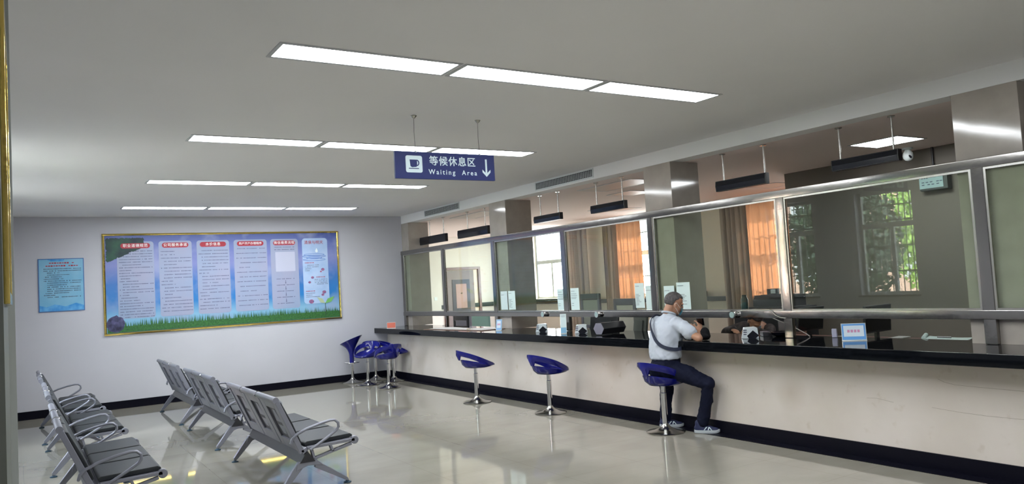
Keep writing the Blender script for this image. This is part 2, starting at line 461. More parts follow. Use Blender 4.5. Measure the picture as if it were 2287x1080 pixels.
# left pillar near the camera with the gold framed board
struct(MB().box(-.85, -.040, 2.7, 3.76, 0, ZC).build('wall_pillar', GREENPIL), 'grey green pillar at the left edge')
struct(MB().box(-.85, -.016, 3.76, 3.81, 0, ZC).build('trim_6', BEAD))
gb = empty('framed_board', (-.040, 3.2, 1.73), 0, 'tall gold-framed board on the grey pillar, seen edge-on at the far left', 'framed board')
g = MB(); g.box(0, .017, -.40, -.36, 0, .98); g.box(0, .017, .36, .40, 0, .98); g.box(0, .017, -.36, .36, 0, .04); g.box(0, .017, -.36, .36, .94, .98)
g.build('frame', GOLD, gb, bevel=.003); box('board_panel', mat('board_panel', (.12, .2, .35), .4), (0.001, .008, -.36, .36, .04, .94), gb)

# columns
def column(n, y0, y1, x1, label):
    struct(MB().box(X_P - .002, x1, y0, y1, .99, ZR).build('wall_column_%d' % n, STONE, bevel=.002), label)
column(1, 2.95, 3.47, 7.2, 'polished stone column at the right end of the glass')
column(2, 6.85, 7.33, 7.17, 'polished stone column in the middle of the glass')
column(3, 10.66, 11.18, 7.2, 'polished stone column nearer the far end')
column(4, 14.42, Y_FAR - .001, 7.15, 'polished stone column against the far wall')

# ---------------------------------------------------------------- ceiling light panels
def light_panel(x0, x1, y0, y1, z, lit, label, group):
    o = empty('ceiling_light', ((x0 + x1) / 2, (y0 + y1) / 2, z), 0, label, 'ceiling light', group)
    hx, hy = (x1 - x0) / 2, (y1 - y0) / 2; t = .026
    f = MB(); f.box(-hx, hx, -hy, -hy + t, -.006, 0); f.box(-hx, hx, hy - t, hy, -.006, 0); f.box(-hx, -hx + t, -hy + t, hy - t, -.006, 0); f.box(hx - t, hx, -hy + t, hy - t, -.006, 0)
    f.build('frame', PANELFR, o)
    MB().box(-hx + t, hx - t, -hy + t, hy - t, -.004, 0).build('diffuser', LIGHTON if lit else LIGHTOFF, o)
rn = ['nearest row', 'second row from the camera', 'third row from the camera', 'farthest row']
cn = ['left panel', 'middle panel', 'right panel']
for r, yc in enumerate((4.77, 7.65, 10.52, 13.38)):
    for c in range(3):
        x0 = 1.36 + c * 1.285
        light_panel(x0, x0 + 1.265, yc - .16, yc + .16, ZC, True, 'lit white rectangular ceiling light, %s of the %s' % (cn[c], rn[r]), 'lit ceiling panels in rows over the hall')
for yc, nm in ((1.91, 'first row over the camera'), (-.95, 'added unseen row behind the camera')):  # row behind the camera added out of view to light the right side
    for c in range(3):
        x0 = 1.36 + c * 1.285
        light_panel(x0, x0 + 1.265, yc - .16, yc + .16, ZC, True, 'lit white rectangular ceiling light, %s of the %s' % (cn[c], nm), 'lit ceiling panels in rows over the hall')
light_panel(8.13, 8.70, 4.80, 5.42, ZR, True, 'lit square ceiling panel in the office beside the dome camera', 'office ceiling panels')
for (x0, y0, wx, wy, lb) in ((7.25, 8.2, .6, 1.25, 'unlit ceiling panel just behind the beam, left of the middle column'),
                             (8.2, 9.3, .6, .6, 'unlit square ceiling panel above the grey curtains'),
                             (10.2, 8.1, .62, .6, 'unlit ceiling panel over the orange curtain beside the printer'),
                             (7.2, 12.3, .6, 1.25, 'unlit ceiling panel between the far two office displays'),
                             (9.6, 11.6, .9, .6, 'unlit ceiling panel above the orange curtain by the middle column')):
    light_panel(x0, x0 + wx, y0, y0 + wy, ZR, False, lb, 'office ceiling panels')

# ---------------------------------------------------------------- vents on the beam
def vent(y0, y1, label):
    o = empty('air_vent', (X_P, (y0 + y1) / 2, 3.105), 0, label, 'air vent', 'vents on the beam above the glass')
    h = (y1 - y0) / 2; H = .13; t = .018
    f = MB(); f.box(-.012, 0, -h, h, 0, t); f.box(-.012, 0, -h, h, H - t, H); f.box(-.012, 0, -h, -h + t, t, H - t); f.box(-.012, 0, h - t, h, t, H - t)
    f.build('frame', WHITEPL, o)
    MB().box(-.003, -.0005, -h + t, h - t, t, H - t).build('duct_shade_plate', DARKPL, o)  # dark plate; the shade inside the duct put into its colour
    s = MB()
    for k in range(1, 5): z = t + (H - 2 * t) * k / 5; s.box(-.009, -.003, -h + t, h - t, z - .002, z + .002)
    n = int((y1 - y0) / .04)
    for k in range(1, n): y = -h + t + (2 * h - 2 * t) * k / n; s.box(-.007, -.003, y - .0018, y + .0018, t, H - t)
    s.build('louvre_grid', WHITEPL, o)
vent(12.2, 13.62, 'slatted white air vent on the beam, far one near the corner')
vent(8.33, 9.75, 'gridded white air vent on the beam, nearer one right of the blue sign')

# ---------------------------------------------------------------- glass partition
gp = empty('glass_partition', (X_P, 8, .99), 0, 'steel-framed greenish glass partition standing along the black counter', 'glass partition')
gp.location = (0, 0, 0)
PY = [14.66, 12.87, 11.05, 9.08, 7.22, 5.26, 3.29, 1.35, -.6, -2.6]
xf = X_P - .055
for i, y in enumerate(PY):
    w = .035 if i == 1 else .05
    z1 = 2.44
    MB().box(xf, X_P - .004, y - w, y + w, .991, z1).build('post', STEEL, gp, bevel=.006)
MB().box(xf - .004, X_P - .004, -2.65, 14.72, 2.432, 2.512).build('top_rail', STEEL, gp, bevel=.006)
MB().box(xf - .004, X_P - .004, -2.65, 14.72, 1.192, 1.268).build('middle_rail', STEEL, gp, bevel=.006)
for a, b in zip(PY[:-1], PY[1:]):
    y1, y0 = a - .05, b + .05
    bd = MB(); xx0, xx1 = xf + .008, xf + .03; q = .018
    bd.box(xx0, xx1, y0, y1, 1.268, 1.268 + q); bd.box(xx0, xx1, y0, y1, 2.432 - q, 2.432)
    bd.box(xx0, xx1, y0, y0 + q, 1.268 + q, 2.432 - q); bd.box(xx0, xx1, y1 - q, y1, 1.268 + q, 2.432 - q)
    bd.build('glazing_bead', STEELD, gp)
    MB().box(X_P - .03, X_P - .022, y0, y1, 1.275, 2.428).build('glass_pane', GLASS, gp)
def knob(y, lb):
    o = empty('intercom_speaker', (xf - .005, y, 1.21), 0, lb, 'intercom speaker', 'round intercoms on the steel rail')
    k = MB()
    def ring(x, r): return [Vector((x, r * math.cos(2 * PI * j / 20), .02 + r * math.sin(2 * PI * j / 20))) for j in range(20)]
    k.loft([ring(.0, .035), ring(-.03, .038), ring(-.042, .044), ring(-.05, .042)]); k.build('body', CHROME, o, smooth=True)
    f = MB(); f.loft([ring(-.0495, .034), ring(-.0515, .032)]); f.build('face', mat('intercom_face', (.34, .46, .44), .3), o, smooth=True)
knob(9.62, 'chrome disc intercom on the rail, leftmost of the three')
knob(8.33, 'chrome disc intercom on the rail, middle of the three')
knob(5.95, 'chrome disc intercom on the rail right of the seated man')
# cable looping over the rail
tag(MB().tube([(xf - .006, 5.93, 1.245), (xf - .010, 5.85, 1.274), (xf - .012, 5.6, 1.276), (xf - .012, 5.48, 1.279), (xf - .012, 5.44, 1.262), (xf - .012, 5.40, 1.225), (xf - .012, 5.34, 1.20), (xf - .012, 5.28, 1.195)], .004, 6).build('cable', mat('grey_cable', (.45, .45, .4), .5), smooth=True), 'thin pale cable looped over the rail beside the right intercom', 'cable')

# papers taped on the glass
def paper(y0, y1, z0, z1, kind, label):
    o = empty('paper_notice', (X_P - .0315, (y0 + y1) / 2, z0), 0, label, 'paper notice', 'papers taped to the glass')
    h = (y1 - y0) / 2; H = z1 - z0
    MB().grid(lambda u, v: Vector((-.001 - .003 * math.sin(v * PI) * u, -h + 2 * h * u, H * v)), 4, 4).build('sheet', PAPER if kind else mat('pale_blank_paper', (.60, .72, .72), .8), o)
    t = MB()
    if kind == 1: rows = [(H * .88, .5)] + [(H * (.55 - .06 * k), random.uniform(.3, .8)) for k in range(8)]
    elif kind == 2: rows = [(H * .86, .5), (H * .74, .8), (H * .66, .85), (H * .58, .8), (H * .52, .7), (H * .3, .3), (H * .2, .3)]
    else: rows = [(H * .8, .5)]
    for z, w in rows:
        y = h * .8; e = y - 1.6 * h * w
        while y > e:
            t.box(-.0062, -.0055, y - .011, y, z - .004, z + .004); y -= .014
    t.build('printed_lines', INKG, o)
paper(10.70, 10.905, 1.30, 1.60, 0, 'blank pale sheet on the glass, leftmost of the papers')
paper(10.465, 10.67, 1.30, 1.60, 1, 'printed sheet on the glass overlapping the leftmost blank sheet')
paper(9.10, 9.31, 1.29, 1.595, 2, 'printed sheet left of the post over the white card terminal')
paper(8.79, 8.985, 1.29, 1.60, 2, 'printed sheet just right of the post, beside the grey curtains')
paper(7.43, 7.60, 1.31, 1.625, 1, 'printed sheet on the glass in front of the orange curtain')
paper(7.225, 7.40, 1.29, 1.59, 3, 'nearly blank sheet between the orange curtain and the middle post')
paper(6.89, 7.07, 1.29, 1.575, 3, 'nearly blank sheet right behind the seated man')
paper(6.63, 6.85, 1.29, 1.61, 1, 'white printed sheet beside the seated man\'s face')

# ---------------------------------------------------------------- hanging displays
def display(y0, y1, z0, z1, rods, label):
    x = 6.97
    o = empty('hanging_display', (x, (y0 + y1) / 2, z0), 0, label, 'hanging display', 'black displays hung above the windows')
    h = (y1 - y0) / 2; H = z1 - z0
    MB().prism([(-.03, 0), (-.038, H * .5), (-.03, H), (.03, H), (.03, 0)], 'y', -h, h).build('housing', DARKPL, o, bevel=.004)
    MB().prism([(-.0315, .008), (-.0400, H * .5), (-.0315, H - .008), (-.03, H - .01), (-.037, H * .5), (-.03, .01)], 'y', -h + .01, h - .01).build('screen', SCREEN, o)
    for ry in rods:
        yy = ry - (y0 + y1) / 2
        r = MB(); r.tube([(0, yy, H), (0, yy, ZR - z0)], .009, 10); r.build('rod', STEELD, o, smooth=True)
        MB().lathe([(.035, ZR - z0 - .012), (.035, ZR - z0 - .001)], (0, yy, 0), 16).build('ceiling_flange', STEELD, o)
display(4.11, 4.82, 2.645, 2.757, (4.73, 4.17), 'black hanging display at the right, in front of the lit office panel')
display(5.64, 6.37, 2.645, 2.768, (6.26, 5.67), 'black hanging display above the orange curtain by the printer')
display(8.01, 8.75, 2.645, 2.757, (8.63, 8.07), 'black hanging display just left of the middle column')
display(9.50, 10.21, 2.648, 2.755, (10.05, 9.57), 'black hanging display just right of the far column')
display(11.66, 12.77, 2.612, 2.763, (12.42, 11.78), 'long matt black hanging display just left of the far column')
display(13.27, 14.40, 2.608, 2.763, (13.98, 13.38), 'long matt black hanging display nearest the far wall')

# dome camera
o = empty('dome_camera', (9.15, 5.30, ZR - .11), 0, 'white ball security camera under the office ceiling beside the lit panel', 'security camera')
MB().lathe([(.055, .085), (.06, .09), (.06, .109)], n=24).build('base', WHITEPL, o, smooth=True)
MB().lathe([(.012, -.055), (.035, -.045), (.055, -.02), (.06, .01), (.055, .045), (.035, .075), (.03, .086)], n=24).build('ball', WHITEPL, o, smooth=True)
MB().lathe([(.004, -.012), (.02, -.008), (.024, 0)], n=16).build('lens', SCREEN, o, smooth=True).matrix_local = Matrix.Translation((-.035, -.045, -.005)) @ Matrix.Rotation(math.radians(55), 4, 'Y') @ Matrix.Rotation(math.radians(20), 4, 'X')
# controller box with label
o = empty('control_box', (X_BOX, 5.17, 2.56), 0, 'dark wall box with a pale blue label, fed by a black conduit', 'control box')
MB().box(-.10, 0, -.19, .15, -.01, .17).build('housing', mat('dark_box', (.05, .06, .06), .5), o, bevel=.006)
MB().box(-.104, -.10, -.14, .15, .015, .165).build('label_plate', mat('pale_blue_label', (.30, .42, .44), .5), o)
t = MB()
for z, ys in ((.09, (.12, .07, .02, -.06, -.1)), (.06, (.12, .05, .0, -.06))):
    for y in ys: t.box(-.1055, -.104, y - .032, y, z - .005, z + .005)
for y in (.12, .09, .06): t.box(-.1055, -.104, y - .018, y, .135, .15)
t.build('label_print', INK, o)
MB().tube([(-.03, 0, .17), (-.03, 0, ZR - 2.56 - .001)], .012, 10).build('conduit', DARKPL, o, smooth=True)
for s in (-.09, .07):
    MB().tube([(-.03, s + .05 * math.cos(a), .17 + .07 * math.sin(a)) for a in [PI * k / 10 for k in range(11)]], .007, 8).build('cable_loop', WHITEPL, o, smooth=True)

# ---------------------------------------------------------------- blue hanging sign
o = empty('hanging_sign', (3.278, 6.18, 2.678), 0, 'blue hanging sign with white cup, arrow and lettering, over the hall', 'hanging sign')
SX, SH = 1.01, .24
MB().box(-SX / 2, SX / 2, -.012, .012, 0, SH).build('board', SIGNB, o, bevel=.002)
def sx(x): return x - 3.278
def sz(z): return z - 2.678
ic = MB().prism(rrect(sx(2.955), sz(2.808), .16, .15, .018), 'y', -.0145, -.012).build('cup_panel', SIGNW, o)
cup = MB()
cx, cz = sx(2.955), sz(2.815)
cup.prism([(cx - .042, cz + .032), (cx + .028, cz + .032), (cx + .028, cz - .01), (cx + .022, cz - .032), (cx - .022, cz - .036), (cx - .036, cz - .026)], 'y', -.0165, -.0145)
cup.tube([(cx + .026 + .020 * math.sin(a), -.0155, cz + .004 + .024 * math.cos(a)) for a in [PI * k / 8 for k in range(9)]], .005, 6)
cup.prism(rrect(cx - .004, cz - .046, .098, .007, .003), 'y', -.0165, -.0145)
cup.build('cup_pictogram', SIGNB, o)
text_mesh('chinese_lettering', '等候休息区', .090, SIGNW, o, face_my(sx(3.342), -.0135, sz(2.838)), bold=.0010, spacing=1.14)
text_mesh('english_lettering', 'Waiting  Area', .062, SIGNW, o, face_my(sx(3.342), -.0135, sz(2.742)), bold=.0006, spacing=1.38)
ar = MB(); ax = sx(3.692); ar.box(ax - .009, ax + .009, -.0140, -.012, sz(2.728), sz(2.876))
ar.prism([(ax, sz(2.712)), (ax + .043, sz(2.755)), (ax + .043, sz(2.780)), (ax, sz(2.740))], 'y', -.0147, -.0142)
ar.prism([(ax, sz(2.712)), (ax - .043, sz(2.755)), (ax - .043, sz(2.780)), (ax, sz(2.740))], 'y', -.0151, -.0149)
ar.build('down_arrow', SIGNW, o)
for x in (2.981, 3.634):
    MB().tube([(sx(x), 0, SH), (sx(x) - .004, 0, .42), (sx(x), 0, ZC - 2.678 - .02)], .0022, 6).build('wire', mat('sign_wire', (.12, .12, .12), .5), o)
    MB().lathe([(.006, ZC - 2.678 - .03), (.028, ZC - 2.678 - .006), (.028, ZC - 2.678 - .001)], (sx(x), 0, 0), 12).build('ceiling_anchor', STEELD, o)
    MB().lathe([(.012, SH - .006), (.016, SH), (.008, SH + .012)], (sx(x), 0, 0), 12).build('clip', WHITEPL, o)

# ---------------------------------------------------------------- big notice board (far wall)
nb = empty('notice_board', (3.26, Y_FAR, 1.23), 0, 'large gold-framed blue notice board with six text columns on the far wall', 'notice board')
W, H = 4.14, 1.728; hw = W / 2
pb = MB().box(-hw + .03, hw - .03, -.011, 0, -H / 2 + .03, H / 2 - .03).build('printed_board', sky_print_material(), nb)
pb.location = (0, -.006, H / 2)
f = MB(); t = .045
for b in ((-hw, hw, 0, t), (-hw, hw, H - t, H)): f.prism([(-.001, b[2]), (-.028, b[2] + .008), (-.034, (b[2] + b[3]) / 2), (-.028, b[3] - .008), (-.001, b[3])], 'x', b[0], b[1])
for b in ((-hw, -hw + t), (hw - t, hw)): f.prism([(b[0], -.001), (b[0] + .008, -.027), ((b[0] + b[1]) / 2, -.033), (b[1] - .008, -.027), (b[1], -.001)], 'z', t * .5, H - t * .5)
f.build('gold_frame', GOLD, nb, smooth=False)
def bx(x): return x - 3.26
def bz(z): return z - 1.23
PANW = mat('notice_column_pale', (.33, .345, .48), .5, col2=(.27, .345, .50), vscale=1.5)
cols = [(1.411, 1.989, 6, '职业道德规范'), (2.068, 2.611, 6, '公司服务承诺'), (2.693, 3.255, 4, '水价信息'), (3.334, 3.933, 8, '用户开户办理程序'), (4.0, 4.52, 6, '微信缴费流程')]
YB = -.0185
def dash_rows(m, x0, x1, z0, z1, dz, full=.9, para=.3, seed=0, ch=.021):
    rr = random.Random(seed); z = z0
    while z > z1:
        a = x0 + (ch * 2.4 if rr.random() < para else 0); b = x0 + (x1 - x0) * (1 if rr.random() < full else rr.uniform(.25, .7))
        x = a
        while x < b:
            if rr.random() < .9:
                hh = ch * .30 * rr.uniform(.6, 1.1)
                m.add([(x, YB - .0035, z - hh), (x + ch * .78, YB - .0035, z - hh), (x + ch * .78, YB - .0035, z + hh), (x, YB - .0035, z + hh)], [(0, 1, 2, 3)])
            x += ch
        z -= dz
for i, (x0, x1, n, s) in enumerate(cols):
    a, b = bx(x0), bx(x1); c = (a + b) / 2
    top, bot = bz(2.815), bz(1.50)
    MB().prism(rrect(c, (top + bot) / 2, b - a, top - bot, .05), 'y', YB - .002, YB + .001).build('text_column', PANW, nb)
    pl = MB().prism(rrect(c, bz(2.742), (b - a) * .80, .088, .042), 'y', YB - .0045, YB - .002).build('header_pill', RED, nb)
    text_mesh('header_text', s, .062 if n < 8 else .052, WHITE, pl, face_my(c, YB - .0055, bz(2.742)), bold=.0002, depth=.001, spacing=1.12 if n < 8 else 1.0)
    m = MB()
    if i == 0: dash_rows(m, a + .03, b - .03, bz(2.65), bz(1.52), .047, .7, .12, 3)
    elif i < 3: dash_rows(m, a + .03, b - .03, bz(2.63), bz(1.55), .058, .6, .4, 5 + i)
    elif i == 3: dash_rows(m, a + .04, b - .03, bz(2.65), bz(1.55), .087, .6, .4, 11)
    else:
        dash_rows(m, c - .19, c + .19, bz(2.66), bz(2.60), .045, 1, 0, 2, .02)
        for k in range(5):
            z = bz(2.06) - k * .115
            dash_rows(m, c - .17, c + .17, z, z - .01, .1, 1, 0, k, .02)
            if k < 4: m.box(c - .004, c + .004, YB - .004, YB - .003, z - .085, z - .03); m.prism([(c - .014, z - .075), (c + .014, z - .075), (c, z - .093)], 'y', YB - .004, YB - .003)
    m.build('column_text', INKP, nb, fixn=False)
    if i == 4: MB().prism(rrect(c + .01, bz(2.385), .37, .37, .012), 'y', YB - .004, YB - .002).build('white_square', mat('notice_white', (.46, .48, .60), .5), nb)
# sixth column: drop, ripples and tips
a, b = bx(4.60), bx(5.10); c = (a + b) / 2
MB().prism(rrect(c, (bz(2.82) + bz(1.56)) / 2, b - a, bz(2.82) - bz(1.56), .06), 'y', YB - .002, YB + .001).build('text_column', mat('tips_panel', (.32, .46, .70), .5, col2=(.44, .56, .76), vscale=3), nb)
text_mesh('calligraphy', '清泉与明天', .075, RED, nb, face_my(c - .02, YB - .004, bz(2.735)), bold=.0005, depth=.001)
m = MB()
for k, (zz, ww, col) in enumerate(((2.50, .20, 0), (2.47, .23, 0), (2.44, .15, 0), (2.405, .22, 0))):
    m.tube([(c - .02 + ww * math.cos(t_), YB - .004, bz(zz) + .022 * math.sin(t_)) for t_ in [2 * PI * j / 24 for j in range(24)]], .004, 4, closed=True)
m.build('water_ripples', mat('ripple_blue', (.10, .22, .58), .4), nb)
MB().prism([(c + .03 + .028 * math.sin(t_) * (1 if math.cos(t_) < 0 else .8), bz(2.575) + (.05 if math.cos(t_) > .9 else .032) * math.cos(t_)) for t_ in [2 * PI * j / 20 for j in range(20)]], 'y', YB - .006, YB - .003).build('water_drop', mat('drop_white', (.72, .80, .82), .3), nb)
m = MB(); dash_rows(m, a + .04, c + .05, bz(2.30), bz(2.16), .035, .8, .3, 21, .018); dash_rows(m, c - .03, b - .03, bz(2.02), bz(1.90), .03, .8, .2, 22, .018); dash_rows(m, a + .04, c + .06, bz(1.76), bz(1.66), .035, .8, .2, 23, .018)
m.build('column_text', INKP, nb, fixn=False)
m = MB(); dash_rows(m, a + .04, a + .2, bz(2.345), bz(2.34), .1, 1, 0, 1, .026); dash_rows(m, c + .0, c + .17, bz(2.065), bz(2.06), .1, 1, 0, 1, .026); dash_rows(m, a + .04, a + .2, bz(1.80), bz(1.79), .1, 1, 0, 1, .026)
m.build('tip_headings', RED, nb, fixn=False)
m = MB()
for (px_, pz_, r_) in ((4.99, 2.21, .035), (4.95, 2.17, .02), (4.78, 2.06, .03), (4.72, 1.97, .028), (5.0, 1.77, .04), (4.97, 1.72, .03), (4.74, 1.60, .05)):
    m.prism([(bx(px_) + r_ * math.cos(t_), bz(pz_) + r_ * .8 * math.sin(t_)) for t_ in [2 * PI * j / 10 for j in range(10)]], 'y', YB - .004, YB - .002)
m.build('small_drawings', mat('drawing_rose', (.42, .14, .24), .5, col2=(.06, .08, .25), vscale=30), nb)
# grass, rock, dark foliage, sprout
g = MB(); rr = random.Random(4)
n = 520
for k in range(n):
    x = -hw + .16 + (W - .2) * (k + rr.random()) / n; hgt = rr.uniform(.10, .235) * (.8 if x < -1.6 else 1); z0 = .045; w_ = .014; ln = rr.uniform(-.02, .02)
    yy = YB - .0045 - rr.random() * .001
    g.add([(x - w_, yy, z0), (x + w_, yy, z0), (x + ln, yy, z0 + hgt)], [(0, 1, 2)])
g.add([(-hw + .05, YB - .0042, z0), (hw - .045, YB - .0042, z0), (hw - .045, YB - .0042, z0 + .12), (-hw + .05, YB - .0042, z0 + .10)], [(0, 1, 2, 3)])
g.build('printed_grass', GRASS, nb, fixn=False)
def blob(cx, cz, rx, rz, n=26, seed=1, amp=.15):
    return [(cx + rx * math.cos(2 * PI * k / n) * (1 + amp * noise.noise(Vector((k * .9, seed, 0)))), cz + rz * math.sin(2 * PI * k / n) * (1 + amp * noise.noise(Vector((k * .9, seed + 5, 0))))) for k in range(n)]
MB().prism(blob(bx(1.365), bz(1.42), .14, .14), 'y', YB - .006, YB - .003).build('printed_rock', mat('rock_violet', (.01, .01, .04), .5, col2=(.09, .09, .20), vscale=12), nb)
g = MB()
for k in range(1500):
    x = rr.uniform(0, 1) ** 1.3 * .56; z = rr.uniform(0, 1) * (.40 - x * .45); s_ = .045
    x0_ = -hw + .045 + x; z0_ = H - .05 - z
    if x0_ + s_ > bx(2.0) or z0_ < .9 or z0_ > H - .07: continue
    ang = rr.uniform(0, 6.28); pts = [(x0_ + .0 + s_ * (1 - .5 * (j % 2)) * math.cos(ang + j * 1.57) * .6 + s_ * .6, YB - .0035 - rr.random() * .001, z0_ - s_ * .6 + s_ * .6 * math.sin(ang + j * 1.57)) for j in range(4)]
    g.add(pts, [(0, 1, 2, 3)])
g.build('printed_foliage', mat('dark_foliage_print', (.006, .022, .035), .5, col2=(.02, .09, .05), vscale=4), nb, fixn=False)
MB().prism([(bx(5.01) - .006, bz(1.30)), (bx(5.01) + .006, bz(1.30)), (bx(5.01) + .005, bz(1.56)), (bx(5.01) - .005, bz(1.56))], 'y', YB - .0075, YB - .005).build('sprout_stem', mat('stem_dark', (.02, .05, .03), .5), nb)
for s_, c_ in (((-.16, .13), (.42, .50, .32)), ((.19, .13), (.16, .42, .12))):
    x_, z_ = s_; P0 = Vector((bx(5.01), bz(1.55))); P1 = P0 + Vector((x_, z_)); d_ = (P1 - P0); nrm = Vector((-d_.y, d_.x)) * .2
    MB().prism([tuple(P0), tuple(P0 + d_ * .4 + nrm), tuple(P1), tuple(P0 + d_ * .5 - nrm)], 'y', YB - .0075, YB - .005).build('sprout_leaf', mat('leaf_%d' % int(c_[0] * 100), c_, .5), nb)

# small poster on the far wall
sp = empty('wall_poster', (.588, Y_FAR, 1.69), 0, 'small pale blue text poster with red title, left of the big board', 'poster')
MB().box(-.328, .328, -.012, -.001, 0, .868).build('backing', mat('poster_border', (.05, .14, .36), .4), sp)
MB().box(-.315, .315, -.0135, -.012, .013, .855).build('printed_sheet', mat('poster_sheet', (.15, .40, .60), .5, col2=(.24, .48, .64), vscale=3), sp)
YS = YB; YB = -.0105
m = MB(); dash_rows(m, -.17, .19, .795, .79, .1, 1, 0, 1, .036); dash_rows(m, -.22, .23, .748, .74, .1, 1, 0, 1, .036); m.build('title_print', RED, sp, fixn=False)
m = MB(); dash_rows(m, -.25, .27, .70, .21, .033, .6, .4, 9, .020); m.build('body_print', INK, sp, fixn=False)
MB().prism([(-.315, .015), (.315, .015), (.315, .09), (.2, .13), (.05, .08), (-.1, .12), (-.22, .08), (-.315, .11)], 'y', -.0145, -.0135).build('printed_waves', mat('poster_waves', (.03, .25, .62), .5, col2=(.12, .40, .70), vscale=12), sp)
MB().prism([(-.2, .855), (.05, .855), (.03, .82), (-.15, .825)], 'y', -.0145, -.0135).build('printed_cloud', mat('poster_waves', (.03, .25, .62)), sp)
YB = YS

# ---------------------------------------------------------------- waiting benches
def make_bench(loc, label):
    o = empty('waiting_bench', loc, 0, label, 'bench', 'silver three-seat waiting benches')
    HB = .88; sw = .585
    A = Vector((-.165, .815)); B = Vector((.045, .34))     # back line in (x,z)
    d = (B - A).normalized(); nn = Vector((-d.y, d.x))      # nn points to the front/up side
    if nn.x < 0: nn = -nn
    def pt(v, n): q = A + d * v + nn * n; return (q.x, q.y)
    LB = (B - A).length
    for k in range(3):
        y0 = -1.5 * sw + k * sw + .012; y1 = y0 + sw - .024; yc = (y0 + y1) / 2
        # back shell: stiles, head and foot around a recessed dark panel
        s = MB()
        def slab(a, b, v0, v1, n0=-.012, n1=.012): s.prism([pt(v0, n0), pt(v1, n0), pt(v1, n1), pt(v0, n1)], 'y', a, b)
        slab(y0, y0 + .13, .02, LB); slab(y1 - .13, y1, .02, LB); slab(y0 + .13, y1 - .13, .02, .10); slab(y0 + .13, y1 - .13, LB - .10, LB)
        sh = s.build('seat_back', SILVER, o, bevel=.003, seg=1)
        MB().prism([pt(.10, .004), pt(LB - .10, .004), pt(LB - .10, .010), pt(.10, .010)], 'y', y0 + .13, y1 - .13).build('recessed_panel', SILVERD, sh)
        w = MB()
        def P3(u, v): q = pt(v, .002); return Vector((q[0], yc + u, q[1]))
        for (v0, v1, w0, w1) in ((.125, .255, .035, .085), (.29, .38, .09, .045)):
            w.add([P3(-w0, v0), P3(w0, v0), P3(w1, v1), P3(-w1, v1)], [(0, 1, 2, 3)])
        w.build('mesh_inset', SILVERL, sh, fixn=False)
        # front cushion on the back
        MB().prism([pt(.03, .014), pt(LB - .05, .014), pt(LB - .06, .040), pt(LB * .5, .046), pt(.05, .038)], 'y', y0 + .015, y1 - .015).build('back_cushion', PADB, o, bevel=.008)
        # seat tray and cushion
        MB().prism([(.04, .345), (.09, .375), (.50, .392), (.535, .375), (.53, .355), (.5, .372), (.1, .355), (.05, .325)], 'y', y0, y1).build('seat_tray', SILVER, o)
        MB().prism([(.085, .378), (.50, .394), (.525, .40), (.525, .418), (.50, .432), (.30, .424), (.10, .418), (.075, .40)], 'y', y0 + .012, y1 - .012).build('seat_cushion', PADB, o, bevel=.008)
    # rolled top rail, with two dark wire hoops
    r = MB(); r.tube([(A.x - .004, -HB - .02, A.y), (A.x - .004, HB + .02, A.y)], .027, 14); r.build('top_rail', SILVER, o, smooth=True)
    for y in (-sw / 2, sw / 2):
        MB().tube([(A.x - .004 + .0285 * math.cos(t_), y, A.y + .0285 * math.sin(t_)) for t_ in [2 * PI * k / 14 for k in range(14)]], .005, 5, closed=True).build('rail_clip', CHROME, o, smooth=True)
    # triangular beam
    MB().prism([(.015, .245), (.155, .245), (.085, .345)], 'y', -HB - .03, HB + .03).build('beam', DARKPL, o)
    for s_ in (-1, 1):
        y = s_ * HB; t0, t1 = y - .022, y + .022
        f = MB()
        def bar(p, q, w0, w1=None):
            w1 = w1 or w0; P_, Q_ = Vector(p), Vector(q); e = (Q_ - P_).normalized(); m_ = Vector((-e.y, e.x))
            f.prism([tuple(P_ + m_ * w0), tuple(P_ - m_ * w0), tuple(Q_ - m_ * w1), tuple(Q_ + m_ * w1)], 'y', t0, t1)
        bar((-.16, .80), (.045, .33), .020, .022)             # back upright
        bar((.04, .335), (.09, .36), .02, .018)
        bar((.09, .365), (.53, .378), .012, .014)             # seat side, upper
        bar((.14, .262), (.50, .345), .010, .012)             # seat side, lower
        bar((.30, .365), (.325, .300), .011)
        bar((.125, .37), (.15, .262), .011)
        f.prism([(.53 + .036 * math.cos(t_), .372 + .036 * math.sin(t_)) for t_ in [2 * PI * k / 16 for k in range(16)]], 'y', t0, t1)
        f.build('side_frame', SILVER, o, bevel=.003, seg=1)
        # legs: one casting arched under the beam, rear and front leg
        lg = MB()
        lg.prism([(.0, .255), (.17, .255), (.235, .195), (.175, .205), (.09, .215), (.03, .195), (-.02, .18)], 'y', t0, t1)
        lg.build('leg_bracket', SILVER, o, bevel=.003, seg=1)
        for (poly, fx) in (([(.0, .25), (.045, .20), (-.11, .035), (-.13, .02), (-.15, .02), (-.155, .045)], -.14), ([(.17, .252), (.235, .20), (.45, .05), (.46, .02), (.44, .02), (.42, .035), (.15, .19)], .45)):
            l_ = MB().prism(poly, 'y', t0 + .004, t1 - .004).build('leg', SILVER, o, bevel=.003, seg=1)
            MB().lathe([(.034, .0005), (.034, .010), (.016, .016), (.012, .024)], (fx, y, 0), 16).build('foot', RUBBER, l_, smooth=True)
        # arm rest loop
        arm = [(-.055, .425), (-.045, .465), (-.01, .497), (.08, .535), (.20, .565), (.30, .582), (.345, .578), (.375, .552), (.378, .515), (.355, .485), (.28, .440), (.18, .385), (.11, .350)]
        ya = y + s_ * .03
        MB().tube([(x, ya, z) for x, z in arm], .0125, 10).build('armrest', SILVER, o, smooth=True)
        MB().tube([(-.053, ya, .43), (-.053, y, .425)], .012, 8).build('armrest_stub', SILVER, o, smooth=True)
    return o
b0 = make_bench((2.03, 7.78, 0), 'silver three-seat bench of the middle line, nearest the camera')
index_kids()
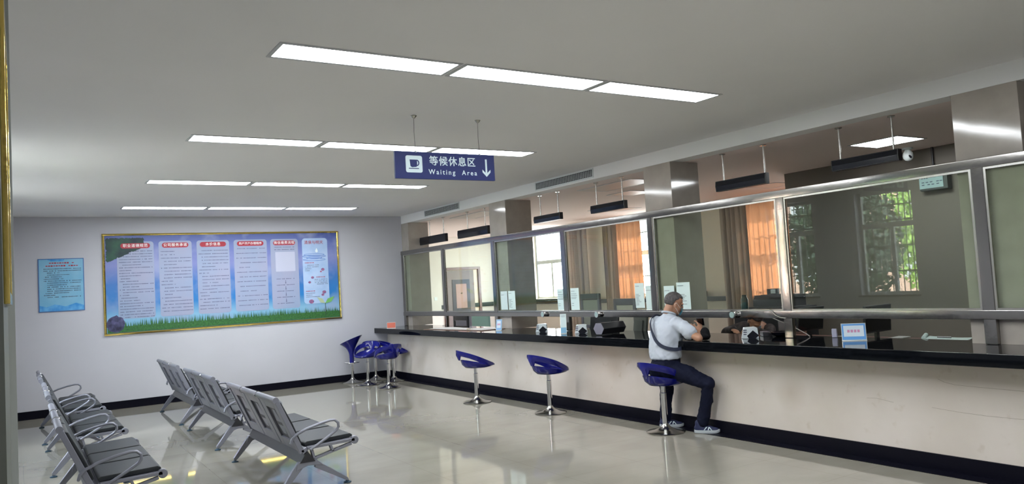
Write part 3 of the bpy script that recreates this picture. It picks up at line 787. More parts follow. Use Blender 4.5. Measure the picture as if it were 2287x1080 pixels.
for loc, lb in (((2.03, 10.39, 0), 'silver three-seat bench of the middle line, between two others'), ((2.03, 12.77, 0), 'silver three-seat bench of the middle line, farthest, before the notice board'),
                ((.40, 7.68, 0), 'silver three-seat bench of the left line, nearest, cut by the picture edge'), ((.40, 10.3, 0), 'silver three-seat bench of the left line, in the middle'),
                ((.38, 12.66, 0), 'silver three-seat bench of the left line, farthest, under the small poster')):
    copy_tree(b0, loc, 0, lb)

# ---------------------------------------------------------------- bar stools
def make_stool(loc, rz, label, h=.50, tall=False, turn_only=False):
    """back of the seat towards local -x"""
    o = empty('bar_stool', loc, rz, label, 'stool', 'blue swivel stools')
    MB().lathe([(.205, .001), (.21, .008), (.20, .014), (.12, .028), (.06, .055), (.035, .085), (.03, .10)], n=40).build('base', CHROMEB, o, smooth=True)
    MB().lathe([(.031, .09), (.031, h - .08), (.026, h - .075), (.026, h + .01)], n=24).build('post', CHROME, o, smooth=True)
    if not tall:
        def rim(a):
            k = (1 - math.cos(a)) / 2       # 0 front, 1 back
            return k
        # bowl: rim high behind, low at the front lip
        n = 40
        def rimz(a): return .080 - .048 * math.cos(a)
        def rimr(a): return .210 + .070 * max(0, math.cos(a)) ** 2 + .010 * max(0, -math.cos(a))
        rings = []
        for k_, zf in ((0, 0), (.35, 0), (.68, .09), (.90, .45), (1, 1), (.95, 1.02), (.80, .62), (.5, .26), (0, .2)):
            rings.append([Vector((rimr(2 * PI * k / n) * k_ * math.cos(2 * PI * k / n), rimr(2 * PI * k / n) * k_ * math.sin(2 * PI * k / n), h + zf * rimz(2 * PI * k / n))) for k in range(n)])
        MB().loft(rings, cap=False).build('seat', BLUE, o, smooth=True)
        # raised back hoop, growing out of the front half of the bowl
        rings = []; N_ = 48
        for k in range(N_):
            a = 2 * PI * k / N_; q = (1 - math.cos(a)) / 2
            top = h + .036 + .241 * q ** .75; A_ = min(a, 2 * PI - a); low = max(h + rimz(a) * .8, top - (.060 + .02 * q)) if A_ < 2.95 else h + rimz(a)
            R0 = rimr(a) + .004; R1 = R0 + .052 * q; lean = Vector((math.cos(a), math.sin(a) * .93, 0))
            p0 = lean * (R0 + .020 * q); p1 = lean * R1
            p0.z = low; p1.z = max(top, low + .008); th = lean * .011
            mid_ = (p0 + p1) * .5 + lean * .012 * q
            rings.append([p0 - th * .6, p0 + th * .6, mid_ + th, p1 + th * .5, p1 - th * .5, mid_ - th])
        rings.append(rings[0]); MB().loft(rings, cap=False).build('backrest', BLUE, o, smooth=True)
    else:
        n = 40; rings = []
        for t_ in [k / 14 for k in range(15)]:
            z = .38 + t_ * .42
            r = .042 + .010 * t_ + .165 * max(0, (t_ - .30) / .70) ** 2.2
            rings.append([Vector((r * math.cos(2 * PI * k / n), r * math.sin(2 * PI * k / n), z - (t_ ** 3) * .085 * math.cos(2 * PI * k / n) + (t_ ** 3) * .02)) for k in range(n)])
        for r, dz in ((.195, -.01), (.12, -.05), (.0, -.06)):
            rings.append([Vector((r * math.cos(2 * PI * k / n), r * math.sin(2 * PI * k / n), .82 + dz - .085 * math.cos(2 * PI * k / n) * r / .22)) for k in range(n)])
        MB().loft(rings, cap=False).build('seat', BLUE, o, smooth=True)
        MB().tube([(.145 * math.cos(2 * PI * k / 28), .145 * math.sin(2 * PI * k / 28), .385) for k in range(28)], .007, 8, closed=True).build('foot_ring', CHROME, o, smooth=True)
        MB().tube([(-.14, 0, .385), (.14, 0, .385)], .006, 8).build('foot_ring_spoke', CHROME, o, smooth=True)
    return o
s0 = make_stool((5.925, 6.40, 0), .02, 'blue stool with open back, the one the man sits on', .505)
index_kids()
copy_tree(s0, (5.83, 8.45, 0), .0, 'empty blue stool at the counter, right one of the two standing alone')
copy_tree(s0, (5.68, 10.12, 0), -.25, 'empty blue stool at the counter, left one of the two standing alone')
make_stool((5.38, 14.42, 0), PI - .7, 'tall funnel-shaped blue stool with foot ring by the far wall', .4, tall=True)
copy_tree(s0, (5.44, 13.78, 0), PI + .75, 'blue stool of the corner cluster, second from the left with glossy front')
copy_tree(s0, (5.52, 13.0, 0), PI / 2 + .1, 'blue stool of the corner cluster, nearest with its slotted back to the camera')
copy_tree(s0, (5.86, 14.42, 0), .9, 'blue stool at the back of the corner cluster against the far wall')
copy_tree(s0, (5.99, 13.84, 0), -.5, 'blue stool of the corner cluster, rightmost beside the counter wall')

# ---------------------------------------------------------------- curtains
def curtain(y0, y1, z0, z1, x, amp, waves, m, label, sway=0., ruffles=()):
    o = empty('curtain', (x, (y0 + y1) / 2, z0), 0, label, 'curtain', 'curtains at the office windows')
    h = (y1 - y0) / 2; H = z1 - z0; ph = y0
    def fn(u, v):
        a = u * waves * 2 * PI + .5 * math.sin(u * 7 + ph)
        d = amp * math.sin(a) * (.75 + .25 * math.sin(u * 11 + ph)) + amp * .25 * math.sin(2.3 * a + 2 * v)
        return Vector((d, -h + 2 * h * u + sway * (1 - v) * u + amp * .35 * math.cos(a), H * v))
    c = MB().grid(fn, int(waves * 16), 10).build('fabric', m, o, smooth=True, fixn=False)
    MB().tube([(0, -h - .03, H + .012), (0, h + .03, H + .012)], .012, 8).build('curtain_rod', STEELD, o, smooth=True)
    for (z, drop) in ruffles:
        def rf(u, v): 
            p = fn(u, (z - z0) / H); return Vector((p.x - .02 - .012 * math.sin(u * waves * 12 * PI), p.y, z - z0 - drop * v - .02 * math.sin(u * waves * 2 * PI + 1)))
        MB().grid(rf, int(waves * 20), 3).build('ruffle', m, o, smooth=True, fixn=False)
curtain(14.74, 15.55, .25, 3.04, 11.50, .055, 5.5, CURT_D, 'taupe drawn-back curtain, leftmost, next to the whited-out window')
curtain(13.66, 14.10, .25, 3.04, 11.50, .055, 4.5, CURT_D, 'taupe drawn-back curtain left of the orange one behind the grey chairs')
curtain(12.93, 13.83, 1.02, 3.04, 11.62, .03, 4.5, CURT_O, 'sunlit orange sheer curtain behind the grey office chairs', ruffles=())
curtain(9.84, 10.53, .25, 3.04, 11.50, .055, 5.5, CURT_D, 'taupe drawn-back curtain left of the printer')
curtain(8.55, 9.97, 1.0, 3.04, 11.62, .03, 5.5, CURT_O, 'sunlit orange sheer curtain above the black printer', ruffles=((1.12, .05),))

# brown door of the office end wall
d = struct(empty('door_1', (10.17, Y_END, 0)), 'brown panelled security door standing ajar in the office end wall')
f = MB(); f.box(-.56, -.49, -.05, -.001, 0, 2.25); f.box(.49, .56, -.05, -.001, 0, 2.25); f.box(-.49, .49, -.05, -.001, 2.18, 2.25)
f.build('door_frame', WOOD, d, bevel=.004)
MB().box(-.49, .49, -.008, -.001, 0, 2.18).build('door_gap_sheet', mat('corridor_light_tone', (.75, .62, .50), .8), d)  # pale sheet; brightness of the corridor beyond put into its colour
lf = MB().box(0, .80, -.045, 0, .005, 2.16).build('door_leaf', DOORM, d, bevel=.003)
lf.location = (-.485, -.012, 0); lf.rotation_euler = (0, 0, math.radians(-3))
def leafpart(name, m, b, bevel=.004): return MB().box(*b).build(name, m, lf, bevel=bevel)
leafpart('raised_panel', mat('door_moulding', (.045, .042, .05), .3), (.14, .66, -.060, -.045, 1.05, 1.92))
leafpart('panel_face', DOORI, (.24, .56, -.064, -.060, 1.15, 1.80))
leafpart('lower_panel', mat('door_moulding', (.045, .042, .05), .3), (.14, .66, -.060, -.045, .2, .92))
MB().lathe([(.02, 0), (.022, .006), (.012, .012)], n=16).build('peephole', CHROME, lf).matrix_local = Matrix.Translation((.40, -.064, 1.55)) @ Matrix.Rotation(PI / 2, 4, 'X')
sw = box('light_switch', WHITEPL, (9.16, 9.25, Y_END - .289, Y_END - .28, 1.40, 1.49), bevel=.002)
tag(sw, 'small white light switch on the pier left of the brown door', 'light switch')

# ---------------------------------------------------------------- office furniture
def desk(x0, x1, y0, y1, z, label):
    o = empty('staff_desk', ((x0 + x1) / 2, (y0 + y1) / 2, 0), 0, label, 'desk', 'desks behind the counter')
    hx, hy = (x1 - x0) / 2, (y1 - y0) / 2
    MB().box(-hx, hx, -hy, hy, z - .03, z).build('desk_top', WOOD, o, bevel=.003)
    for s in (-1, 1): MB().box(-hx + .02, hx - .02, s * (hy - .03) - .012, s * (hy - .03) + .012, 0, z - .03).build('side_panel', WOOD, o)
    MB().box(hx - .06, hx - .04, -hy + .045, hy - .045, .3, z - .03).build('modesty_panel', WOOD, o)
desk(6.96, 7.40, 2.4, 6.0, .955, 'dark staff desk behind the right part of the counter')
desk(6.96, 7.40, 7.4, 10.4, .78, 'dark staff desk behind the counter under the grey curtains')
def monitor(x, y, z, w, h, az, label, back=True, lean=8, m=DARKPL):
    o = empty('computer_monitor', (x, y, z), az, label, 'monitor', 'black computer monitors on the desks')
    R = Matrix.Translation((0, 0, .075)) @ Matrix.Rotation(math.radians(lean), 4, 'X')
    MB().box(-w / 2, w / 2, -.012, .018, 0, h, R).build('housing', m, o, bevel=.005)
    MB().box(-w / 2 + .012, w / 2 - .012, -.0135, -.0122, .016, h - .012, R).build('screen', SCREEN, o)
    MB().box(-w * .3, w * .3, .018, .04, h * .2, h * .75, R).build('back_cover', m, o, bevel=.006)
    MB().box(-.03, .03, .0, .02, .004, .17).build('stand_neck', m, o)
    MB().lathe([(.10, 0.001), (.10, .008), (.03, .014)], n=24).build('stand_foot', m, o, smooth=True)
monitor(7.12, 8.85, .78, .54, .33, PI / 2 + .15, 'wide black monitor seen from behind, left of the long black scanner')
monitor(7.12, 8.08, .78, .46, .35, PI / 2 - .35, 'grey-green monitor seen from behind, just left of the seated man', m=mat('greenish_grey_plastic', (.075, .085, .08), .35))
monitor(7.13, 5.37, .955, .42, .25, .0, 'black monitor right of the post beside the seated man, half hidden by it')
monitor(7.10, 4.57, .955, .46, .265, .05, 'black monitor facing the hall beside the blue card stand', lean=4)
for (x, y, a, lb) in ((7.02, 4.62, .1, 'pale keyboard at the foot of the right monitor'), (7.05, 5.18, .1, 'pale keyboard in front of the half-hidden monitor')):
    o = empty('keyboard', (x, y - .22, .955), a, lb, 'keyboard', 'keyboards'); MB().box(-.06, .30, -.06, .06, 0.001, .018).build('body', WHITEPL, o, bevel=.003)
    k = MB()
    for i in range(12):
        for j in range(4): k.box(-.05 + i * .028, -.027 + i * .028, -.05 + j * .026, -.029 + j * .026, .018, .022)
    k.build('keys', mat('key_grey', (.5, .5, .48), .6), o)
def office_chair(x, y, rz, top, w, m, label, hole=None):
    o = empty('office_chair', (x, y, 0), rz, label, 'chair', 'office chairs')
    MB().box(-.24, .24, -.24, .24, .44, .51).build('seat', m, o, bevel=.02)
    f = MB(); h0 = top - .55
    f.box(-.27, -.23, -w / 2, -w / 2 + .06, h0, top); f.box(-.27, -.23, w / 2 - .06, w / 2, h0, top); f.box(-.27, -.23, -w / 2 + .06, w / 2 - .06, top - .10, top); f.box(-.27, -.23, -w / 2 + .06, w / 2 - .06, h0, h0 + .06)
    f.build('back_frame', m, o, bevel=.012)
    if hole: MB().box(-.256, -.244, -w / 2 + .06, w / 2 - .06, h0 + .06, top - .10).build('back_mesh', hole, o)
    MB().box(-.28, -.25, -.03, .03, .46, h0 + .03).build('back_support', DARKPL, o)
    MB().lathe([(.028, .07), (.028, .44)], n=16).build('gas_column', CHROME, o, smooth=True)
    for k in range(5):
        a = 2 * PI * k / 5
        l = MB().tube([(0, 0, .085), (.26 * math.cos(a), .26 * math.sin(a), .06)], [.022, .014], 8).build('leg', DARKPL, o, smooth=True)
        MB().lathe([(.012, 0.001), (.026, .012), (.026, .036), (.012, .048)], (.27 * math.cos(a), .27 * math.sin(a), 0), 12).build('caster', DARKPL, l, smooth=True)
office_chair(7.92, 9.82, 0, 1.485, .50, GREYPL, 'tall grey-framed office chair, left one before the bare wall', mat('chair_mesh_grey', (.30, .30, .27), .8))
office_chair(7.92, 8.99, 0, 1.395, .50, GREYPL, 'tall grey-framed office chair in front of the orange curtain', mat('chair_mesh_pale', (.62, .56, .52), .8))
office_chair(7.75, 13.85, 0, 1.14, .62, DARKPL, 'black office chair with open back frame by the far column')
office_chair(8.15, 6.62, PI - .3, .96, .48, WOOD, 'dark office chair of the bent-over staff member')
tp = box('desk_divider', TEAL, (8.5, 8.54, 14.45, 15.2, 0, 1.08), bevel=.003); tag(tp, 'teal desk divider screen behind the black open-backed chair', 'divider')
o = empty('filing_cabinet', (8.75, 7.0, 0), 0, 'dark cabinet behind the counter carrying the small black printer', 'cabinet')
MB().box(-.25, .25, -.36, .36, 0, 1.20).build('body', DARKPL, o, bevel=.005)
for z in (.42, .82):
    dr = MB().box(-.262, -.251, -.34, .34, z - .38, z).build('drawer', DARKPL, o, bevel=.003); MB().tube([(-.275, -.06, z - .05), (-.275, .06, z - .05)], .006, 6).build('handle', CHROME, dr)
o = empty('printer', (8.72, 7.02, 1.201), 0, 'black printer on the dark cabinet below the right orange curtain', 'printer')
MB().prism([(-.2, 0), (.2, 0), (.2, .155), (-.14, .155), (-.2, .10)], 'y', -.28, .28).build('body', DARKPL, o, bevel=.008)
MB().box(-.12, .18, -.22, .2, .155, .162).build('lid', mat('dark_lid', (.03, .03, .035), .2), o)
o = empty('desk_telephone', (8.72, 7.02, 1.364), 0, 'small dark device with a shiny front on top of the printer', 'device')
MB().box(-.08, .08, -.13, .13, 0, .075).build('body', DARKPL, o, bevel=.006)
MB().box(-.084, -.080, -.02, .06, .012, .065).build('shiny_front', CHROME, o)
bx_ = box('cardboard_box', mat('brown_carton', (.10, .055, .04), .7), (11.65, 11.79, 11.25, 11.72, 1.233, 1.34), bevel=.003); tag(bx_, 'long brown carton on the dark ledge of the office wall', 'carton')
o = empty('thermos_flask', (8.72, 7.62, 0), 0, 'dark teal flask on a narrow dark stand left of the printer', 'flask')
MB().lathe([(.05, 1.10), (.05, 1.30), (.035, 1.33), (.035, 1.36), (.02, 1.365)], n=20).build('body', mat('dark_teal', (.012, .04, .045), .3), o, smooth=True)
MB().box(-.11, .11, -.11, .11, 0, 1.10).build('stand', DARKPL, o, bevel=.004)

# ---------------------------------------------------------------- things on the counter
ZT = .9902
def card_stand(x, y, rz, w, h, label, front, kind):
    o = empty('card_stand', (x, y, ZT), rz, label, 'card stand', 'acrylic card stands on the counter')
    a = math.radians(12)
    R = Matrix.Translation((0, 0, .004)) @ Matrix.Rotation(-a, 4, 'X')
    ac = mat('clear_acrylic', (.55, .60, .60), .08)
    MB().box(-w / 2, w / 2, -.03, .05, 0, .004).build('foot', ac, o)
    MB().box(-w / 2, w / 2, 0, .004, 0, h, R).build('back_plate', ac, o)
    MB().box(-w / 2 + .006, w / 2 - .006, -.003, -.0005, .006, h - .006, R).build('card', front, o)
    if kind == 'blue':
        MB().box(-w / 2 + .02, w / 2 - .02, -.0045, -.003, h * .22, h * .86, R).build('white_field', mat('card_white', (.60, .70, .78), .5), o)
        t = MB()
        for k in range(4): t.box(-w * .26 + k * w * .135, -w * .26 + k * w * .135 + w * .10, -.0055, -.0045, h * .46, h * .62, R)
        t.build('printed_characters', mat('print_pink', (.55, .25, .42), .5), o)
    if kind == 'qr':
        MB().box(-w / 2 + .006, w / 2 - .006, -.0045, -.003, .006, h * .30, R).build('blue_field', mat('card_lightblue', (.20, .42, .60), .5), o)
        t = MB()
        for k, ww in enumerate((.3, .36, .3)): t.box(-w * ww, w * ww, -.0045, -.003, h * (.93 - k * .05), h * (.95 - k * .05), R)
        t.build('printed_lines', INKG, o)
VIEW = math.radians(-45)
card_stand(6.07, 14.05, math.radians(-28), .17, .115, 'small red card stand at the far end of the black counter', mat('card_red', (.55, .10, .05), .4), '')
card_stand(6.36, 10.52, math.radians(-60), .105, .175, 'narrow pale blue card stand at the foot of the left thick post', mat('card_pale_blue', (.22, .42, .70), .4), 'blue')
card_stand(6.27, 8.66, math.radians(-40), .085, .27, 'tall narrow white and blue card stand between two white terminals', mat('card_paper', (.62, .74, .74), .4), 'qr')
card_stand(6.60, 4.49, math.radians(-52), .215, .16, 'wide blue and white card stand before the right monitor', mat('card_blue', (.08, .30, .68), .4), 'blue')

def terminal(x, y, rz, label):
    o = empty('payment_terminal', (x, y, ZT), rz, label, 'payment terminal', 'white payment terminals on the counter')
    MB().prism([(-.085, 0), (.085, 0), (.06, .115), (-.05, .12), (-.075, .11)], 'x', -.045, .055, Matrix.Rotation(0, 4, 'Z')).build('body', TERM, o, bevel=.006)
    # local: width along y, front faces -x
    MB().prism([(.02, .0015), (-.05, .0015), (-.086, .03), (-.026, .085), (.036, .03)], 'x', -.0485, -.0455).build('scan_window', SCREEN, o)
    t = MB()
    for z, w in ((.09, .035), (.068, .035), (.046, .03)):
        t.box(-.0475, -.0455, .070 - w, .070, z - .005, z + .005)
    t.build('printed_text', INK, o)
terminal(6.40, 9.38, math.radians(48) , 'white payment terminal, leftmost of the three on the counter')
terminal(6.41, 8.45, math.radians(48), 'white payment terminal in the middle, left of the long black scanner')
terminal(6.50, 5.64, math.radians(48), 'white payment terminal right of the seated man')
o = empty('document_scanner', (6.42, 7.86, ZT), math.radians(6), 'long black scanner box with pale hexagonal ends on the counter', 'scanner')
hx = [(.085 * math.cos(PI / 6 + k * PI / 3) * 1.0, .085 + .085 * math.sin(PI / 6 + k * PI / 3)) for k in range(6)]
hx = [(.095 * math.cos(k * PI / 3), .084 + .083 / .866 * .095 / .095 * math.sin(k * PI / 3) * .87) for k in range(6)]
MB().prism(hx, 'x', -.19, .21).build('body', DARKPL, o, bevel=.004)
MB().prism([(p[0] * .98, .084 + (p[1] - .084) * .98) for p in hx], 'x', -.196, -.191).build('end_cap', mat('lilac_grey_cap', (.20, .20, .25), .3), o)
MB().prism([(p[0] * .98, .084 + (p[1] - .084) * .98) for p in hx], 'x', .211, .216).build('end_cap', mat('lilac_grey_cap', (.20, .20, .25)), o)
o = empty('document_folder', (6.38, 11.75, ZT), math.radians(4), 'open brown folder with white sheets lying at the far end of the counter', 'folder')
MB().box(-.22, .22, -.95, .95, 0, .006).build('cover', mat('brown_folder', (.20, .12, .09), .5), o)
MB().grid(lambda u, v: Vector((-.20 + .38 * u, -.90 + 1.7 * v, .008 + .006 * math.sin(v * 9) * u + .003)), 6, 20).build('sheets', PAPERW, o, fixn=False)
MB().tube([(-.16 + .03 * math.cos(k), -.45 + .05 * math.sin(k), .02) for k in (0, .8, 1.6, 2.4, 3.2)], .004, 6).build('paper_curl', GOLD, o)
o = empty('clipboard', (7.15, 3.93, .956), math.radians(12), 'papers on a clipboard with a pen at the right end of the desk', 'clipboard')
MB().box(-.12, .12, -.19, .19, 0, .01).build('board', DARKPL, o)
MB().grid(lambda u, v: Vector((-.11 + .22 * u, -.20 + .38 * v, .018 + .03 * abs(v - .5) ** 2 * u + .012 * v)), 4, 8).build('paper', PAPER, o, fixn=False)
MB().tube([(-.03, -.05, .036), (-.02, .07, .038)], .006, 8).build('pen', DARKPL, o)
MB().tube([(-.08, .17, .03), (.06, .19, .05)], .02, 10).build('rolled_sheet', PAPER, o, smooth=True)
o = empty('keypad_device', (6.79, 5.67, ZT), math.radians(-35), 'small black keypad on the counter just right of the white terminal', 'keypad')
MB().prism([(-.05, 0), (.05, 0), (.05, .03), (-.05, .05)], 'y', -.07, .07).build('body', DARKPL, o, bevel=.005); MB().box(-.035, .03, -.05, .05, .045, .049).build('keys', GREYPL, o)
o = empty('note_tray', (6.80, 5.47, ZT), math.radians(-35), 'shiny black oval tray on the counter left of the post', 'tray')
MB().lathe([(.06, .0), (.10, .02), (.115, .05), (.105, .052), (.09, .03), (.0, .02)], n=28).build('bowl', SCREEN, o, smooth=True)
tag(box('memo_card', mat('grey_card', (.16, .13, .14), .6), (7.06, 7.064, 5.56, 5.72, .9552, 1.13)), 'small grey card standing behind the black tray', 'card')
o = empty('computer_mouse', (6.84, 4.86, ZT), .4, 'white mouse stood on edge beside the half-hidden monitor', 'mouse')
MB().prism([(-.015, 0), (.012, 0), (.02, .03), (.005, .085), (-.012, .09), (-.022, .05)], 'y', -.02, .03).build('body', mat('lilac_white', (.55, .55, .72), .3), o, bevel=.006)
tag(MB().tube([(6.84, 5.70, 1.205), (6.84, 5.61, 1.18), (6.83, 5.32, 1.08), (6.82, 5.18, 1.02), (6.82, 5.14, .995)], .005, 8).build('microphone_stalk', mat('pale_stalk', (.5, .46, .44), .4), smooth=True), 'thin pale microphone stalk leaning behind the glass by the black tray', 'microphone')

# ---------------------------------------------------------------- people
def ell(c, r, mtx=None, n=14, m=10):
    s = MB(); rings = []
    for j in range(1, m):
        ph = PI * j / m - PI / 2; ring = []
        for k in range(n):
            th = 2 * PI * k / n; p = Vector((c[0] + r[0] * math.cos(ph) * math.cos(th), c[1] + r[1] * math.cos(ph) * math.sin(th), c[2] + r[2] * math.sin(ph)))
            ring.append(mtx @ p if mtx else p)
        rings.append(ring)
    s.loft(rings); return s
def torso(stations):
    """stations: (centre, half width along y, half depth along x, twist)"""
    s = MB(); rings = []
    for c, w, d_ in stations:
        ring = []
        for k in range(20):
            t_ = 2 * PI * k / 20; cc, ss = math.cos(t_), math.sin(t_)
            e = .78
            ring.append(Vector((c[0] + d_ * math.copysign(abs(cc) ** e, cc), c[1] + w * math.copysign(abs(ss) ** e, ss), c[2])))
        rings.append(ring)
    return s.loft(rings)
def limb(pts, rs, n=14):
    # rounded ends
    s = MB(); s.tube(pts, rs, n)
    out = [s, ell(pts[0], (rs[0],) * 3), ell(pts[-1], (rs[-1],) * 3)]
    for p, r in list(zip(pts, rs))[1:-1]: out.append(ell(p, (r * .99,) * 3))
    return out
def organic(name, pieces, material, parent, voxel=.009, smooth=6, noise_amp=0., noise_scale=9., folds=0.):
    """union of closed pieces -> one continuous smooth skin"""
    mb = MB()
    for p in pieces:
        for q in (p if isinstance(p, list) else [p]): mb.add(q.v, q.f)
    me = bpy.data.meshes.new('t'); me.from_pydata(mb.v, [], mb.f)
    bm = bmesh.new(); bm.from_mesh(me); bmesh.ops.recalc_face_normals(bm, faces=bm.faces); bm.to_mesh(me); bm.free()
    t = bpy.data.objects.new('t', me); COL.objects.link(t)
    r = t.modifiers.new('r', 'REMESH'); r.mode = 'VOXEL'; r.voxel_size = voxel
    sm = t.modifiers.new('s', 'SMOOTH'); sm.factor = .6; sm.iterations = smooth
    bpy.context.view_layer.update(); dg = bpy.context.evaluated_depsgraph_get()
    m2 = bpy.data.meshes.new_from_object(t.evaluated_get(dg)); bpy.data.objects.remove(t)
    if noise_amp:
        for v in m2.vertices:
            v.co += v.normal * noise_amp * noise.noise(Vector((v.co.x * noise_scale, v.co.y * noise_scale, v.co.z * noise_scale * .6)))
    if folds:      # soft creases running diagonally through the cloth
        for v in m2.vertices:
            c_ = v.co; f1 = noise.noise(Vector((c_.x * 10 + c_.z * 6, c_.y * 11 - c_.z * 5, c_.z * 5)))
            f2 = noise.noise(Vector((c_.x * 18 - c_.z * 14, c_.y * 16 + c_.z * 12, c_.z * 9 + 3)))
            v.co += v.normal * folds * ((1 - 2.6 * abs(f1)) * .7 + (1 - 2.6 * abs(f2)) * .35 - .5)
    m2.name = name; m2.materials.clear(); m2.materials.append(material)
    for p in m2.polygons: p.use_smooth = True
    o = bpy.data.objects.new(name, m2); COL.objects.link(o)
    if parent: o.parent = parent; o.matrix_parent_inverse = parent.matrix_world.inverted()
    return o
def frame(c, fwd, up=(0, 0, 1), roll=0):
    f = Vector(fwd).normalized(); l = Vector(up).cross(f).normalized(); u = f.cross(l)
    m_ = Matrix(((f.x, l.x, u.x, c[0]), (f.y, l.y, u.y, c[1]), (f.z, l.z, u.z, c[2]), (0, 0, 0, 1)))
    return m_ @ Matrix.Rotation(roll, 4, 'X')
def head_pieces(H):
    return [ell((-.012, 0, .035), (.098, .076, .088), H, 20, 14), ell((.028, 0, -.030), (.062, .060, .085), H, 18, 12), ell((.058, 0, -.088), (.028, .032, .024), H),
            ell((.092, 0, -.022), (.018, .012, .026), H), ell((.098, 0, -.036), (.014, .017, .012), H), ell((.084, 0, .020), (.014, .05, .012), H),
            ell((.080, 0, -.062), (.014, .026, .010), H), ell((-.002, .079, -.018), (.021, .009, .033), H), ell((-.002, -.079, -.018), (.021, .009, .033), H)]
def hair_cap(H, name, parent, material, nape=-.62, scale=1.0, long=0.):
    def fn(u, v):
        a = u * 2 * PI; back = (1 - math.cos(a)) / 2; jag = .05 * noise.noise(Vector((a * 14, 1, 0)))
        lim = .50 + jag
        if back > .30: lim = .50 - (.50 - nape) * min(1, (back - .30) / .34) ** .8 + jag
        if .36 < back < .60: lim += .26 * math.sin((back - .36) / .24 * PI)       # clear of the ears
        ph = lim + (PI / 2 - lim) * v
        wav = 1 + .020 * noise.noise(Vector((a * 7, ph * 4, 2))) + .014 * noise.noise(Vector((a * 34, ph * 10, 5)))
        if v < .06: wav -= .05 * (1 - v / .06)
        r = (.107 * scale, .086 * scale, .098 * scale)
        return H @ Vector((-.012 + r[0] * math.cos(ph) * math.cos(a) * wav, r[1] * math.cos(ph) * math.sin(a) * wav, .032 + r[2] * math.sin(ph) * wav - long * back * max(0, .3 - v)))
    o = MB().grid(fn, 120, 34).build(name, material, parent, smooth=True)
    if parent: o.matrix_parent_inverse = parent.matrix_world.inverted()
    return o
def keep(o, parent):
    o.parent = parent; o.matrix_parent_inverse = parent.matrix_world.inverted(); return o
def mp(mb, name, m, parent, **k): return keep(mb.build(name, m, None, **k), parent)
def hand(wrist, direction, palm_n, side, grip=.9, L=.085):
    """palm and five curled fingers; direction = along the hand, palm_n = the way the palm faces, side = thumb side"""
    d_ = Vector(direction).normalized(); n_ = Vector(palm_n); n_ = (n_ - d_ * n_.dot(d_)).normalized(); s_ = Vector(side); s_ = (s_ - d_ * s_.dot(d_) - n_ * s_.dot(n_)).normalized()
    w = Vector(wrist); M_ = Matrix(((d_.x, s_.x, n_.x, w.x), (d_.y, s_.y, n_.y, w.y), (d_.z, s_.z, n_.z, w.z), (0, 0, 0, 1)))
    out = [ell((.045, 0, 0), (.050, .040, .015), M_), limb([M_ @ Vector((-.01, 0, 0)), M_ @ Vector((.02, 0, 0))], [.025, .024])]
    for k, (off, ln) in enumerate(((.030, .92), (.010, 1.0), (-.010, .95), (-.029, .78))):
        p = Vector((.082, off, 0)); pts = [M_ @ p]; ang = grip * .35
        for seg, l_ in enumerate((.040 * ln, .026 * ln, .020 * ln)):
            ang += grip * .42
            p = p + Vector((math.cos(ang) * l_, off * .04, math.sin(ang) * l_)); pts.append(M_ @ p)
        out.append(limb(pts, [.0095, .009, .0082, .007], 8))
    out.append(limb([M_ @ Vector(q) for q in ((.022, .030, .004), (.045, .052, .014), (.066, .056, .028), (.084, .048, .036))], [.013, .011, .0095, .008], 8))
    return out

# ---- the man at the counter
man = empty('person', (5.95, 6.38, 0), 0, 'person in white polo and navy trousers seated at the counter using a phone', 'person')
bpy.context.view_layer.update()
HM = frame((6.125, 6.345, 1.385), (.80, -.47, -.30))
hip, wst = Vector((5.94, 6.38, .67)), Vector((5.985, 6.38, .82))
shR, shL = Vector((6.01, 6.195, 1.185)), Vector((5.99, 6.565, 1.20))
elR, wrR = Vector((6.045, 5.935, 1.02)), Vector((6.18, 6.05, 1.075))
elL, wrL = Vector((6.17, 6.52, 1.035)), Vector((6.235, 6.27, 1.075))
pieces = head_pieces(HM)
pieces += [limb([HM @ Vector((-.03, 0, -.03)), HM @ Vector((-.045, 0, -.09)), Vector((6.03, 6.38, 1.20))], [.058, .055, .055]),
           torso([((5.96, 6.38, .70), .14, .11), ((5.99, 6.38, .85), .14, .105), ((6.01, 6.38, 1.05), .150, .10), ((6.03, 6.38, 1.14), .13, .08), ((6.04, 6.38, 1.20), .07, .055)]),
           limb([shR + Vector((.01, .02, -.02)), elR], [.045, .043]), limb([elR, elR.lerp(wrR, .4), wrR], [.043, .040, .028]),
           limb([shL + Vector((.02, -.03, -.03)), elL], [.045, .043]), limb([elL, elL.lerp(wrL, .4), wrL], [.043, .040, .028]),
           limb([Vector((5.96, 6.29, .66)), Vector((6.14, 5.95, .53)), Vector((6.145, 6.06, .11))], [.08, .055, .035]),
           limb([Vector((5.97, 6.47, .66)), Vector((6.13, 6.56, .46)), Vector((6.13, 6.60, .11))], [.08, .055, .035])]
pieces += hand(wrR, (.42, .20, .88), (.1, .95, .1), (-.6, 0, .6), .85)
pieces += hand(wrL, (.02, -.65, .55), (-.3, -.75, .3), (-.3, .2, .9), .8)
organic('body', pieces, SKIN, man, voxel=.0065, smooth=3)
hair_cap(HM, 'hair', man, HAIR, nape=-.66)
eyes = MB()
for s in (-1, 1): e_ = ell((.079, s * .030, .001), (.010, .012, .007), HM); eyes.add(e_.v, e_.f)
mp(eyes, 'eyes', mat('eye', (.05, .04, .035), .2), man, smooth=True)
